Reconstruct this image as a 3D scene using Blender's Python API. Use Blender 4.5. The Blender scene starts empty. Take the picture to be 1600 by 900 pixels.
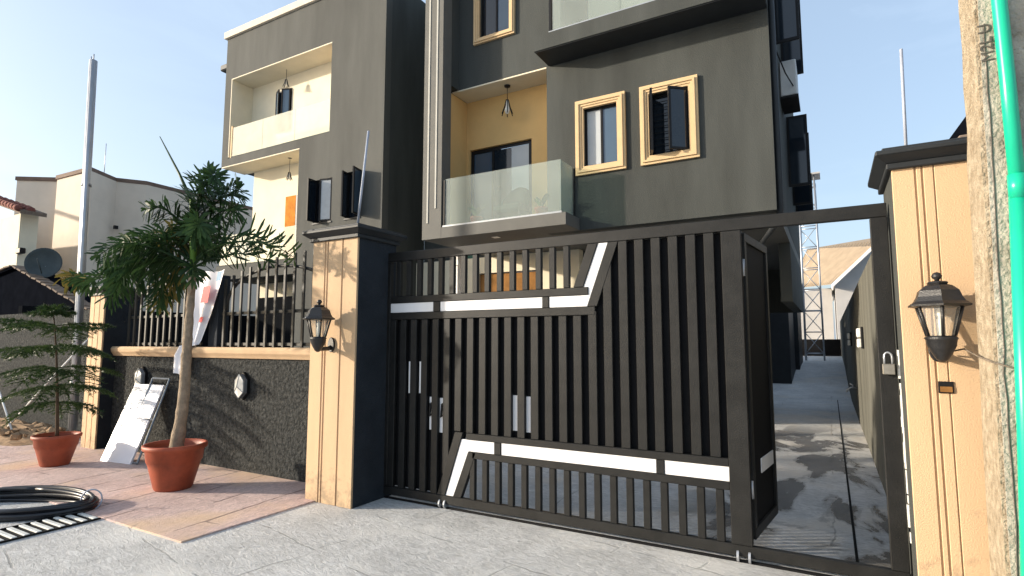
import bpy, bmesh, math, random
from math import sin, cos, pi, radians as R
from mathutils import Vector, Matrix

S = bpy.context.scene
COL = S.collection
random.seed(7)

# ---------------------------------------------------------------- camera, sky, sun
cam_d = bpy.data.cameras.new('camera')
cam_d.sensor_width = 36.0
cam_d.lens = 872.1 / 1600 * 36
cam_d.clip_start = 0.05
cam_d.clip_end = 3000
cam = bpy.data.objects.new('camera', cam_d)
COL.objects.link(cam)
cam.location = (0, 0, 1.6)
cam.rotation_euler = (R(90 + 5.506), 0, R(29.591))
S.camera = cam

SUN_A, SUN_EL = R(59), R(14)          # angle left of the facade normal, elevation
w = bpy.data.worlds.new('World'); S.world = w; w.use_nodes = True
nt = w.node_tree
sky = nt.nodes.new('ShaderNodeTexSky'); sky.sky_type = 'NISHITA'
sky.sun_disc = False
to_sun = Vector((-sin(SUN_A) * cos(SUN_EL), -cos(SUN_A) * cos(SUN_EL), sin(SUN_EL)))
sky.sun_elevation = SUN_EL
sky.sun_rotation = math.atan2(to_sun.x, to_sun.y)
sky.air_density = 1.0; sky.dust_density = 3.2; sky.ozone_density = 1.2
nt.nodes['Background'].inputs['Strength'].default_value = 0.15
# thin even haze veil with faint high cloud over the clear sky
wtc = nt.nodes.new('ShaderNodeTexCoord'); wmp = nt.nodes.new('ShaderNodeMapping'); wmp.inputs['Scale'].default_value = (1.6, 1.6, 5.0)
wn = nt.nodes.new('ShaderNodeTexNoise'); wn.inputs['Scale'].default_value = 1.7; wn.inputs['Detail'].default_value = 8; wn.inputs['Roughness'].default_value = .58; wn.inputs['Distortion'].default_value = .4
wr = nt.nodes.new('ShaderNodeMapRange'); wr.inputs['From Min'].default_value = .46; wr.inputs['From Max'].default_value = .72
wr.inputs['To Min'].default_value = .42; wr.inputs['To Max'].default_value = .70
wm = nt.nodes.new('ShaderNodeMixRGB'); wm.inputs[2].default_value = (2.5, 3.15, 4.0, 1)
nt.links.new(wtc.outputs['Generated'], wmp.inputs[0]); nt.links.new(wmp.outputs[0], wn.inputs['Vector']); nt.links.new(wn.outputs[0], wr.inputs[0])
nt.links.new(wr.outputs[0], wm.inputs[0]); nt.links.new(sky.outputs[0], wm.inputs[1]); nt.links.new(wm.outputs[0], nt.nodes['Background'].inputs[0])

sd = bpy.data.lights.new('sun', 'SUN'); sd.energy = 3.7; sd.angle = R(1.4); sd.color = (1.0, 0.89, 0.74)
so = bpy.data.objects.new('sun', sd); COL.objects.link(so)
so.rotation_euler = (-to_sun).to_track_quat('-Z', 'Y').to_euler()
so.location = (-30, -20, 30)

S.render.engine = 'CYCLES'
S.view_settings.view_transform = 'Standard'
S.view_settings.look = 'None'
S.view_settings.exposure = 0.95
S.view_settings.gamma = 1.0
S.cycles.max_bounces = 8
S.cycles.transparent_max_bounces = 16

# ---------------------------------------------------------------- materials
def mat(name, col, rough=0.8, var=0.12, scale=6.0, bump=0.0, bscale=60.0, metal=0.0, col2=None, spec=0.18, streak=False):
    m = bpy.data.materials.new(name); m.use_nodes = True
    t = m.node_tree; b = t.nodes['Principled BSDF']; L = t.links
    b.inputs['Roughness'].default_value = rough
    b.inputs['Metallic'].default_value = metal
    b.inputs['Specular IOR Level'].default_value = spec
    tc = t.nodes.new('ShaderNodeTexCoord')
    mp = t.nodes.new('ShaderNodeMapping'); L.new(tc.outputs['Object'], mp.inputs[0])
    if streak: mp.inputs['Scale'].default_value = (1, 1, 0.18)
    n = t.nodes.new('ShaderNodeTexNoise'); n.inputs['Scale'].default_value = scale
    n.inputs['Detail'].default_value = 8; n.inputs['Roughness'].default_value = 0.62
    L.new(mp.outputs[0], n.inputs['Vector'])
    cr = t.nodes.new('ShaderNodeValToRGB')
    c = Vector(col)
    a = c * (1 - var); z = Vector(col2) if col2 else c * (1 + var)
    cr.color_ramp.elements[0].position = 0.3; cr.color_ramp.elements[0].color = (*a, 1)
    cr.color_ramp.elements[1].position = 0.7; cr.color_ramp.elements[1].color = (*z, 1)
    L.new(n.outputs[0], cr.inputs[0]); L.new(cr.outputs[0], b.inputs['Base Color'])
    if bump:
        n2 = t.nodes.new('ShaderNodeTexNoise'); n2.inputs['Scale'].default_value = bscale
        n2.inputs['Detail'].default_value = 6
        L.new(tc.outputs['Object'], n2.inputs['Vector'])
        bp = t.nodes.new('ShaderNodeBump'); bp.inputs['Strength'].default_value = bump; bp.inputs['Distance'].default_value = 0.02
        L.new(n2.outputs[0], bp.inputs['Height']); L.new(bp.outputs[0], b.inputs['Normal'])
    m['n'] = 1
    return m

def glass_mat(name, tint, body, fac, rough=0.05):
    m = bpy.data.materials.new(name); m.use_nodes = True
    t = m.node_tree; b = t.nodes['Principled BSDF']; L = t.links
    b.inputs['Base Color'].default_value = (*body, 1); b.inputs['Roughness'].default_value = rough
    tr = t.nodes.new('ShaderNodeBsdfTransparent'); tr.inputs[0].default_value = (*tint, 1)
    mx = t.nodes.new('ShaderNodeMixShader')
    tc = t.nodes.new('ShaderNodeTexCoord'); n = t.nodes.new('ShaderNodeTexNoise'); n.inputs['Scale'].default_value = 2.2
    n.inputs['Detail'].default_value = 4
    mr = t.nodes.new('ShaderNodeMapRange'); mr.inputs['From Min'].default_value = .3; mr.inputs['From Max'].default_value = .7
    mr.inputs['To Min'].default_value = fac * .92; mr.inputs['To Max'].default_value = min(1, fac * 1.08)
    L.new(tc.outputs['Object'], n.inputs['Vector']); L.new(n.outputs[0], mr.inputs[0]); L.new(mr.outputs[0], mx.inputs[0])
    L.new(tr.outputs[0], mx.inputs[1]); L.new(b.outputs[0], mx.inputs[2])
    L.new(mx.outputs[0], t.nodes['Material Output'].inputs[0])
    return m

M = {}
M['charcoal'] = mat('charcoal_paint', (.060, .064, .060), .8, .22, 1.6, .35, 60, streak=True, spec=.15)
M['wing'] = mat('taupe_grey_paint', (.088, .089, .082), .8, .20, 1.6, .35, 60, streak=True, spec=.15)
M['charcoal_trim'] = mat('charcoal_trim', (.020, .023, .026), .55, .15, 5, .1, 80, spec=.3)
M['pillar_shade_post'] = mat('pillar_shade_post_dark', (.022, .027, .034), .8, .2, 4, .5, 70, spec=.15)  # charcoal darkened by the shafts' shade, put into the colour; also dark post paint
M['fin'] = mat('fin_paint', (.115, .113, .103), .7, .1, 3, .2, 80, spec=.3)
M['fin_light'] = mat('fin_light_stripe', (.42, .41, .37), .6, .08, 3)
M['white'] = mat('white_paint', (.80, .78, .74), .6, .04, 3)
M['coping_cream'] = mat('cream_coping', (.66, .58, .46), .8, .08, 3)
M['garage'] = mat('black_garage_door', (.010, .011, .013), .95, .2, 3, spec=0)
M['cream'] = mat('cream_paint', (.72, .65, .50), .9, .06, 2, .1, 80)
M['ochre'] = mat('ochre_paint', (.66, .43, .18), .7, .06, 2, .1, 80)
M['tan'] = mat('tan_paint', (.55, .385, .235), .8, .12, 1.8, .25, 120, streak=True, spec=.25)
def grime(m, amount, hi):
    t = m.node_tree; L = t.links; b = t.nodes['Principled BSDF']
    tc = [n for n in t.nodes if n.type == 'TEX_COORD'][0]; cr = [n for n in t.nodes if n.type == 'VALTORGB'][0]
    n = t.nodes.new('ShaderNodeTexNoise'); n.inputs['Scale'].default_value = 9; n.inputs['Detail'].default_value = 9; n.inputs['Roughness'].default_value = .75
    L.new(tc.outputs['Object'], n.inputs['Vector'])
    sp_ = t.nodes.new('ShaderNodeSeparateXYZ'); L.new(tc.outputs['Object'], sp_.inputs[0])
    mr = t.nodes.new('ShaderNodeMapRange'); mr.inputs['From Min'].default_value = hi; mr.inputs['From Max'].default_value = 0; mr.inputs['To Min'].default_value = -.06; mr.inputs['To Max'].default_value = .17
    L.new(sp_.outputs[2], mr.inputs[0])
    ad = t.nodes.new('ShaderNodeMath'); L.new(n.outputs[0], ad.inputs[0]); L.new(mr.outputs[0], ad.inputs[1])
    c = t.nodes.new('ShaderNodeValToRGB'); c.color_ramp.elements[0].position = .55; c.color_ramp.elements[1].position = .72
    c.color_ramp.elements[1].color = (amount, amount, amount, 1); L.new(ad.outputs[0], c.inputs[0])
    mx = t.nodes.new('ShaderNodeMixRGB'); L.new(c.outputs[0], mx.inputs[0]); L.new(cr.outputs[0], mx.inputs[1]); mx.inputs[2].default_value = (.20, .155, .11, 1)
    L.new(mx.outputs[0], b.inputs['Base Color'])
grime(M['tan'], .6, .5)
M['surround'] = mat('window_surround_paint', (.58, .42, .24), .65, .06, 5, .1, 80)
M['gate'] = mat('gate_paint', (.0125, .0125, .0120), .5, .45, 5, .15, 120, spec=.28)
M['gate_sheet'] = mat('gate_sheet', (.006, .006, .007), .7, .2, 4, spec=.15)
M['gate_white'] = mat('gate_white_panel', (.78, .77, .77), .45, .07, 2.5, streak=True)
M['picket'] = mat('fence_steel', (.034, .032, .027), .55, .3, 8, spec=.35)
M['iron'] = mat('black_cast_iron', (.014, .014, .015), .38, .3, 30, .2, 200, spec=.45)
M['terracotta'] = mat('terracotta_plastic', (.30, .060, .024), .55, .32, 5, spec=.45)
M['soil'] = mat('soil', (.06, .035, .02), .95, .4, 40, .8, 60)
M['trunk'] = mat('palm_trunk', (.27, .21, .15), .9, .3, 12, .6, 50)
M['woody'] = mat('young_stem', (.10, .065, .04), .9, .3, 20)
M['galv'] = mat('galvanised_steel', (.42, .44, .47), .42, .12, 4, 0, 50, metal=.65)
M['hose'] = mat('black_hose', (.012, .013, .017), .35, .2, 10, spec=.45)
M['drain_bar'] = mat('drain_bar', (.62, .63, .60), .5, .15, 20)
M['drain_dark'] = mat('drain_pit', (.010, .010, .010), .9, .2, 5)
M['board_white'] = mat('board_white', (.80, .80, .84), .25, .05, 2, spec=.45)
M['board_edge'] = mat('board_metal_edge', (.22, .24, .26), .4, .15, 8, metal=.5)
M['black'] = mat('black_frame', (.012, .012, .013), .4, .2, 6)
M['dark_glass'] = mat('dark_glass', (.012, .018, .026), .06, .1, 1, spec=.6)
M['sky_pane_curtain'] = mat('pale_sky_pane_curtain', (.42, .44, .45), .28, .10, 1.2, spec=.6)  # window pane's bright sky reflection put into the base colour; also curtain colour
M['blue_glass'] = mat('blue_glass', (.05, .085, .13), .06, .1, 1, spec=.8)
M['alu'] = mat('grey_aluminium', (.34, .36, .38), .35, .08, 8, metal=.4)
M['brown_door'] = mat('brown_wood', (.26, .13, .045), .8, .3, 6, .1, 60, spec=.05)
M['orange_door'] = mat('orange_wood', (.50, .19, .035), .8, .25, 6, spec=.05)
M['green_glass'] = mat('green_glass', (.02, .12, .09), .1, .2, 2)
M['balcony_glass'] = glass_mat('balcony_glass', (.84, .91, .88), (.84, .88, .84), .16, .02)
M['balcony_glass_cream'] = glass_mat('balcony_glass_cream', (.9, .92, .85), (.82, .82, .74), .36, .02)
M['lamp_glass'] = glass_mat('lamp_glass', (.93, .93, .9), (.7, .7, .68), .18)
M['bulb'] = mat('white_bulb', (.8, .78, .72), .3, .03, 4)
M['tube_white'] = mat('white_stick', (.72, .72, .70), .6, .12, 12)
M['beige'] = mat('beige_render', (.66, .57, .47), .85, .10, .8, .1, 40)
M['beige_trim'] = mat('brown_coping', (.16, .11, .085), .8, .2, 3)
M['neighbour_dark'] = mat('dark_roof_cladding', (.006, .007, .010), .95, .25, 3, spec=.0)
M['roof_tile_dark'] = mat('weathered_tile', (.17, .13, .10), .85, .35, 12)
M['roof_tile_red'] = mat('red_tile', (.17, .065, .052), .9, .4, 10)
M['tan_roof'] = mat('tan_roof_sheet', (.30, .235, .165), .8, .15, 2)
M['far_wall'] = mat('far_pale_wall', (.40, .39, .38), .85, .1, 1)
M['dish'] = mat('dish_grey', (.055, .07, .075), .6, .2, 4)
M['rock'] = mat('rubble', (.30, .20, .12), .95, .4, 9, .5, 30)
M['pipe'] = mat('green_pvc', (.008, .42, .25), .28, .08, 5, spec=.45)
M['coat'] = mat('grey_conduit', (.35, .38, .45), .5, .15, 8)
M['brass'] = mat('padlock_metal', (.36, .33, .28), .35, .2, 20, metal=.8)
M['ac'] = mat('ac_white', (.55, .56, .55), .6, .1, 5)
M['wicker'] = mat('dark_wicker', (.018, .03, .028), .7, .3, 30)
M['leaf_small'] = mat('shrub_leaf', (.05, .11, .035), .55, .4, 5)
M['wire'] = mat('old_wire', (.16, .13, .10), .7, .3, 20)
M['banner_red'] = mat('banner_red', (.60, .04, .05), .5, .1, 5)
M['banner_blue'] = mat('banner_blue', (.10, .24, .40), .5, .1, 5)
M['mark'] = mat('stamped_mark', (.09, .08, .07), .9, .3, 40)

def leaf_mat(name, c1, c2):
    m = mat(name, c1, .42, 0, 3.0, col2=c2)
    t = m.node_tree; b = t.nodes['Principled BSDF']
    tl = t.nodes.new('ShaderNodeBsdfTranslucent'); mx = t.nodes.new('ShaderNodeMixShader'); mx.inputs[0].default_value = .22
    cr = [n for n in t.nodes if n.type == 'VALTORGB'][0]
    t.links.new(cr.outputs[0], tl.inputs[0])
    t.links.new(b.outputs[0], mx.inputs[1]); t.links.new(tl.outputs[0], mx.inputs[2])
    t.links.new(mx.outputs[0], t.nodes['Material Output'].inputs[0])
    return m
M['palm'] = leaf_mat('palm_leaf', (.014, .038, .016), (.042, .082, .026))
M['palm_old'] = leaf_mat('palm_leaf_yellowing', (.09, .09, .025), (.20, .15, .04))
M['crownshaft'] = mat('crownshaft_green', (.10, .19, .03), .5, .3, 8)
M['needle'] = leaf_mat('pine_needle', (.018, .042, .016), (.07, .115, .032))

def stucco():
    m = mat('rough_stucco', (.046, .050, .051), .95, .6, 22, 0, col2=(.115, .118, .114), spec=.08)
    t = m.node_tree; L = t.links; b = t.nodes['Principled BSDF']
    tc = [n for n in t.nodes if n.type == 'TEX_COORD'][0]
    v = t.nodes.new('ShaderNodeTexVoronoi'); v.inputs['Scale'].default_value = 34
    n = t.nodes.new('ShaderNodeTexNoise'); n.inputs['Scale'].default_value = 60; n.inputs['Detail'].default_value = 6
    n.inputs['Distortion'].default_value = 1.2
    L.new(tc.outputs['Object'], v.inputs['Vector']); L.new(tc.outputs['Object'], n.inputs['Vector'])
    ad = t.nodes.new('ShaderNodeMath'); ad.operation = 'MULTIPLY_ADD'; ad.inputs[1].default_value = .6
    L.new(v.outputs['Distance'], ad.inputs[0]); L.new(n.outputs[0], ad.inputs[2])
    bp = t.nodes.new('ShaderNodeBump'); bp.inputs['Strength'].default_value = 1.0; bp.inputs['Distance'].default_value = .05
    L.new(ad.outputs[0], bp.inputs['Height']); L.new(bp.outputs[0], b.inputs['Normal'])
    return m
M['stucco'] = stucco()

def ground_mat(name, base, col2, stain, rot, stamp=(1.1, .45), mortar=.012, wet=False, line=.55):
    m = bpy.data.materials.new(name); m.use_nodes = True
    t = m.node_tree; L = t.links; b = t.nodes['Principled BSDF']; N = t.nodes.new
    b.inputs['Roughness'].default_value = .8
    tc = N('ShaderNodeTexCoord')
    mp = N('ShaderNodeMapping'); mp.inputs['Rotation'].default_value = (0, 0, R(rot)); L.new(tc.outputs['Object'], mp.inputs[0])
    n1 = N('ShaderNodeTexNoise'); n1.inputs['Scale'].default_value = 1.3; n1.inputs['Detail'].default_value = 10; n1.inputs['Roughness'].default_value = .7
    n2 = N('ShaderNodeTexNoise'); n2.inputs['Scale'].default_value = 9; n2.inputs['Detail'].default_value = 10; n2.inputs['Roughness'].default_value = .74; n2.inputs['Distortion'].default_value = 1.7
    st = N('ShaderNodeMapping'); st.inputs['Scale'].default_value = (1, 2.6, 1); L.new(mp.outputs[0], st.inputs[0])
    L.new(tc.outputs['Object'], n1.inputs['Vector']); L.new(st.outputs[0], n2.inputs['Vector'])
    c1 = N('ShaderNodeValToRGB'); c1.color_ramp.elements[0].color = (*base, 1); c1.color_ramp.elements[1].color = (*col2, 1)
    c1.color_ramp.elements[0].position = .35; c1.color_ramp.elements[1].position = .68
    L.new(n1.outputs[0], c1.inputs[0])
    c2 = N('ShaderNodeValToRGB'); c2.color_ramp.elements[0].color = (.30, .30, .30, 1); c2.color_ramp.elements[1].color = (1.12, 1.12, 1.12, 1)
    c2.color_ramp.elements[0].position = .28; c2.color_ramp.elements[1].position = .62
    L.new(n2.outputs[0], c2.inputs[0])
    mx = N('ShaderNodeMixRGB'); mx.blend_type = 'MULTIPLY'; mx.inputs[0].default_value = .72
    L.new(c1.outputs[0], mx.inputs[1]); L.new(c2.outputs[0], mx.inputs[2])
    # stain patches
    n3 = N('ShaderNodeTexNoise'); n3.inputs['Scale'].default_value = .9; n3.inputs['Detail'].default_value = 6
    ofs = N('ShaderNodeMapping'); ofs.inputs['Location'].default_value = (3.3, 8.1, 0); L.new(tc.outputs['Object'], ofs.inputs[0]); L.new(ofs.outputs[0], n3.inputs['Vector'])
    c3 = N('ShaderNodeValToRGB'); c3.color_ramp.elements[0].position = .52; c3.color_ramp.elements[1].position = .66
    c3.color_ramp.elements[0].color = (0, 0, 0, 1); c3.color_ramp.elements[1].color = (.75, .75, .75, 1)
    L.new(n3.outputs[0], c3.inputs[0])
    mx2 = N('ShaderNodeMixRGB'); L.new(c3.outputs[0], mx2.inputs[0]); L.new(mx.outputs[0], mx2.inputs[1]); mx2.inputs[2].default_value = (*stain, 1)
    # stamped joints (irregular slabs), wobbled
    wob = N('ShaderNodeTexNoise'); wob.inputs['Scale'].default_value = 3; wob.inputs['Detail'].default_value = 5
    L.new(mp.outputs[0], wob.inputs['Vector'])
    wa = N('ShaderNodeMixRGB'); wa.blend_type = 'ADD'; wa.inputs[0].default_value = .10
    L.new(mp.outputs[0], wa.inputs[1]); L.new(wob.outputs['Color'], wa.inputs[2])
    br = N('ShaderNodeTexBrick'); br.inputs['Scale'].default_value = 1; br.offset = .37; br.squash = .8; br.squash_frequency = 3
    br.inputs['Brick Width'].default_value = stamp[0]; br.inputs['Row Height'].default_value = stamp[1]; br.inputs['Mortar Size'].default_value = mortar
    br.inputs['Mortar Smooth'].default_value = .35
    L.new(wa.outputs[0], br.inputs['Vector'])
    n4 = N('ShaderNodeTexNoise'); n4.inputs['Scale'].default_value = 2.3; L.new(tc.outputs['Object'], n4.inputs['Vector'])
    mk = N('ShaderNodeMapRange'); mk.inputs['From Min'].default_value = .44; mk.inputs['From Max'].default_value = .58; L.new(n4.outputs[0], mk.inputs[0])
    ml = N('ShaderNodeMath'); ml.operation = 'MULTIPLY'; L.new(br.outputs['Fac'], ml.inputs[0]); L.new(mk.outputs[0], ml.inputs[1])
    ml2 = N('ShaderNodeMath'); ml2.operation = 'MULTIPLY'; ml2.inputs[1].default_value = line; L.new(ml.outputs[0], ml2.inputs[0])
    mx3 = N('ShaderNodeMixRGB'); L.new(ml2.outputs[0], mx3.inputs[0]); L.new(mx2.outputs[0], mx3.inputs[1]); mx3.inputs[2].default_value = (base[0] * .3, base[1] * .3, base[2] * .3, 1)
    out = mx3.outputs[0]
    hs = N('ShaderNodeMath'); hs.operation = 'MULTIPLY_ADD'; hs.inputs[1].default_value = -.9; L.new(ml.outputs[0], hs.inputs[0]); L.new(n2.outputs[0], hs.inputs[2])
    bp = N('ShaderNodeBump'); bp.inputs['Strength'].default_value = .8; bp.inputs['Distance'].default_value = .025
    L.new(hs.outputs[0], bp.inputs['Height']); L.new(bp.outputs[0], b.inputs['Normal'])
    if wet:
        n5 = N('ShaderNodeTexNoise'); n5.inputs['Scale'].default_value = .8; n5.inputs['Detail'].default_value = 8; n5.inputs['Distortion'].default_value = .6; n5.inputs['Roughness'].default_value = .6
        s5 = N('ShaderNodeMapping'); s5.inputs['Scale'].default_value = (1.5, .8, 1); s5.inputs['Location'].default_value = (1.1, .4, 0)
        L.new(tc.outputs['Object'], s5.inputs[0]); L.new(s5.outputs[0], n5.inputs['Vector'])
        c5 = N('ShaderNodeValToRGB'); c5.color_ramp.elements[0].position = .48; c5.color_ramp.elements[1].position = .53
        L.new(n5.outputs[0], c5.inputs[0])
        sx = N('ShaderNodeSeparateXYZ'); L.new(tc.outputs['Object'], sx.inputs[0])
        wx = N('ShaderNodeMapRange'); wx.inputs['From Min'].default_value = -1.6; wx.inputs['From Max'].default_value = -.9; L.new(sx.outputs[0], wx.inputs[0])
        wy = N('ShaderNodeMapRange'); wy.inputs['From Min'].default_value = 12.5; wy.inputs['From Max'].default_value = 11.0; L.new(sx.outputs[1], wy.inputs[0])
        wq = N('ShaderNodeMath'); wq.operation = 'MULTIPLY'; L.new(wx.outputs[0], wq.inputs[0]); L.new(wy.outputs[0], wq.inputs[1])
        wq2 = N('ShaderNodeMath'); wq2.operation = 'MULTIPLY'; L.new(wq.outputs[0], wq2.inputs[0]); L.new(c5.outputs[0], wq2.inputs[1])
        c5 = wq2
        mw = N('ShaderNodeMixRGB'); mw.blend_type = 'MULTIPLY'; L.new(c5.outputs[0], mw.inputs[0]); L.new(out, mw.inputs[1]); mw.inputs[2].default_value = (.30, .29, .28, 1)
        out = mw.outputs[0]
        rr = N('ShaderNodeMapRange'); rr.inputs['To Min'].default_value = .8; rr.inputs['To Max'].default_value = .12; L.new(c5.outputs[0], rr.inputs[0])
        L.new(rr.outputs[0], b.inputs['Roughness'])
    L.new(out, b.inputs['Base Color'])
    return m
M['street'] = ground_mat('stamped_grey_concrete', (.50, .50, .49), (.70, .70, .69), (.70, .69, .66), 12, (1.7, .8), .009, line=.5)
M['pink'] = ground_mat('stamped_pink_concrete', (.58, .42, .38), (.74, .57, .52), (.66, .47, .31), 84, (1.5, .45), .016, line=.75)
M['drive'] = ground_mat('wet_driveway_concrete', (.54, .54, .53), (.74, .73, .71), (.66, .60, .52), 0, (3.0, 1.6), .008, wet=True, line=.5)

def concrete_pole():
    m = mat('old_pole_concrete', (.30, .27, .22), .92, .12, 7, .9, 45, col2=(.44, .41, .35), spec=.2)
    t = m.node_tree; L = t.links; b = t.nodes['Principled BSDF']
    tc = [n for n in t.nodes if n.type == 'TEX_COORD'][0]; cr = [n for n in t.nodes if n.type == 'VALTORGB'][0]
    n = t.nodes.new('ShaderNodeTexNoise'); n.inputs['Scale'].default_value = 11; n.inputs['Detail'].default_value = 7; n.inputs['Roughness'].default_value = .75
    L.new(tc.outputs['Object'], n.inputs['Vector'])
    c = t.nodes.new('ShaderNodeValToRGB'); c.color_ramp.elements[0].position = .60; c.color_ramp.elements[1].position = .70
    L.new(n.outputs[0], c.inputs[0])
    mx = t.nodes.new('ShaderNodeMixRGB'); L.new(c.outputs[0], mx.inputs[0]); L.new(cr.outputs[0], mx.inputs[1]); mx.inputs[2].default_value = (.17, .15, .11, 1)
    L.new(mx.outputs[0], b.inputs['Base Color'])
    return m
M['pole'] = concrete_pole()
M['pole_edge'] = mat('pole_sandy_edge', (.30, .235, .155), .95, .25, 16, 1.0, 60, col2=(.46, .39, .29), spec=.15)

# ---------------------------------------------------------------- mesh helpers
def mesh(bm, name='mesh', smooth=False):
    me = bpy.data.meshes.new(name); bmesh.ops.recalc_face_normals(bm, faces=bm.faces); bm.to_mesh(me); bm.free()
    if smooth:
        for p in me.polygons: p.use_smooth = True
    return me

def box(x0, x1, y0, y1, z0, z1, bev=0.0, bm=None, give=False):
    nb = bm or bmesh.new()
    b = bmesh.new()
    r = bmesh.ops.create_cube(b, size=1)
    for v in b.verts: v.co = Vector(((x0 + x1) / 2 + v.co.x * (x1 - x0), (y0 + y1) / 2 + v.co.y * (y1 - y0), (z0 + z1) / 2 + v.co.z * (z1 - z0)))
    if bev: bmesh.ops.bevel(b, geom=b.edges[:], offset=bev, segments=1, affect='EDGES')
    t = bpy.data.meshes.new('t'); b.to_mesh(t); b.free(); nb.from_mesh(t); bpy.data.meshes.remove(t)
    if give: return nb
    return mesh(nb)

def addbox(bm, *a, bev=0.0): box(*a, bev=bev, bm=bm, give=True)

def prism(pts, axis, a, b, bev=0.0):
    """extrude a 2-D outline (list of 2 coords) along axis 0/1/2 between a and b"""
    bm = bmesh.new()
    def P(p, v):
        q = list(p); q.insert(axis, v); return q
    A = [bm.verts.new(P(p, a)) for p in pts]; B = [bm.verts.new(P(p, b)) for p in pts]
    bm.faces.new(A); bm.faces.new(B[::-1])
    n = len(pts)
    for i in range(n): bm.faces.new((A[i], A[(i + 1) % n], B[(i + 1) % n], B[i]))
    bmesh.ops.recalc_face_normals(bm, faces=bm.faces)
    if bev: bmesh.ops.bevel(bm, geom=bm.edges[:], offset=bev, segments=1, affect='EDGES')
    return mesh(bm)

def tube(bm, pts, rad, n=8, cap=True):
    pts = [Vector(p) for p in pts]
    if not isinstance(rad, (list, tuple)): rad = [rad] * len(pts)
    rings = []; up = None
    for i, p in enumerate(pts):
        d = (pts[min(i + 1, len(pts) - 1)] - pts[max(i - 1, 0)]).normalized()
        if up is None: up = d.orthogonal().normalized()
        up = (up - d * up.dot(d)).normalized(); s = d.cross(up)
        rings.append([bm.verts.new(p + (up * cos(2 * pi * k / n) + s * sin(2 * pi * k / n)) * rad[i]) for k in range(n)])
    for a, b in zip(rings, rings[1:]):
        for k in range(n): bm.faces.new((a[k], a[(k + 1) % n], b[(k + 1) % n], b[k]))
    if cap: bm.faces.new(rings[0][::-1]); bm.faces.new(rings[-1])
    return bm

def mtube(pts, rad, n=8, smooth=True): return mesh(tube(bmesh.new(), pts, rad, n), smooth=smooth)

def lathe(prof, n=24, cx=0, cy=0, smooth=True, bm=None, phase=0.0, give=False):
    nb = bm or bmesh.new(); rings = []
    for r, z in prof:
        rings.append([nb.verts.new((cx + r * cos(2 * pi * k / n + phase), cy + r * sin(2 * pi * k / n + phase), z)) for k in range(n)])
    for a, b in zip(rings, rings[1:]):
        for k in range(n): nb.faces.new((a[k], a[(k + 1) % n], b[(k + 1) % n], b[k]))
    nb.faces.new(rings[0][::-1]); nb.faces.new(rings[-1])
    if give: return nb
    return mesh(nb, smooth=smooth)

OFF = {}
def obj(name, me, m, parent=None, at=(0, 0, 0)):
    """link one mesh object; mesh coordinates are world coordinates shifted by `at`"""
    o = bpy.data.objects.new(name, me); COL.objects.link(o)
    me.name = name
    if m is not None and len(me.materials) == 0: me.materials.append(M[m] if isinstance(m, str) else m)
    at = Vector(at); OFF[o.name] = at
    o.location = at - (OFF[parent.name] if parent else Vector())
    if parent: o.parent = parent
    return o

def thing(name, loc, label, cat, group=None):
    o = bpy.data.objects.new(name, None); COL.objects.link(o)
    o.empty_display_size = .2; o.location = loc; OFF[o.name] = Vector(loc)
    o['label'] = label; o['category'] = cat
    if group: o['group'] = group
    return o

def tag(o, label, cat, group=None):
    o['label'] = label; o['category'] = cat
    if group: o['group'] = group
    return o
def struct(o): o['kind'] = 'structure'; return o

# ---------------------------------------------------------------- ground
bm = bmesh.new()
vs = [bm.verts.new(p) for p in ((-600, -600, 0), (600, -600, 0), (600, 900, 0), (-600, 900, 0))]; bm.faces.new(vs)
struct(obj('ground', mesh(bm), 'street'))
# raised pink apron in front of the wall
struct(obj('pavement', box(-13.5, -4.58, 2.72, 4.6, -.05, .014, .003), 'pink'))
# forecourt and driveway inside, rising towards the back
bm = bmesh.new()
prof = [(4.62, .004), (18, .004), (21, .2), (25, .66), (30, .93), (31, .93)]
prev = None
for y, z in prof:
    cur = (bm.verts.new((-14, y, z)), bm.verts.new((.46, y, z)))
    if prev: bm.faces.new((prev[0], prev[1], cur[1], cur[0]))
    prev = cur
struct(obj('driveway', mesh(bm), 'drive'))
bm = bmesh.new(); addbox(bm, .085, .105, 4.7, 18, .0045, .0075)
obj('joint', mesh(bm), 'drain_dark', bpy.data.objects['driveway'])
# dirt heap by the neighbour's wall
bm = bmesh.new()
bmesh.ops.create_grid(bm, x_segments=40, y_segments=18, size=1)
for v in bm.verts:
    x, y = v.co.x, v.co.y
    h = max(0, (1 - x * x)) * max(0, 1 - y * y)
    v.co = Vector((-13.2 + x * 2.6, 4.25 + y * .62, -.02 + .22 * h + .09 * h * (random.random() - .3)))
o = obj('dirt', mesh(bm, smooth=False), 'rock'); struct(o)
bm = bmesh.new()
for i in range(90):
    p = Vector((random.uniform(-15, -10.9), random.uniform(3.85, 4.65), 0)); s = random.uniform(.03, .11)
    r = bmesh.ops.create_icosphere(bm, subdivisions=1, radius=s)
    for v in r['verts']: v.co = Vector((v.co.x * random.uniform(.8, 1.4), v.co.y * random.uniform(.7, 1.2), v.co.z * .7)) + p + Vector((random.gauss(0, .01), random.gauss(0, .01), .12 + .04 * random.random()))
o = obj('rubble', mesh(bm), 'rock'); o['kind'] = 'stuff'; o['label'] = 'brown rubble and earth heaped against the rough grey wall'; o['category'] = 'rubble'

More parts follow.
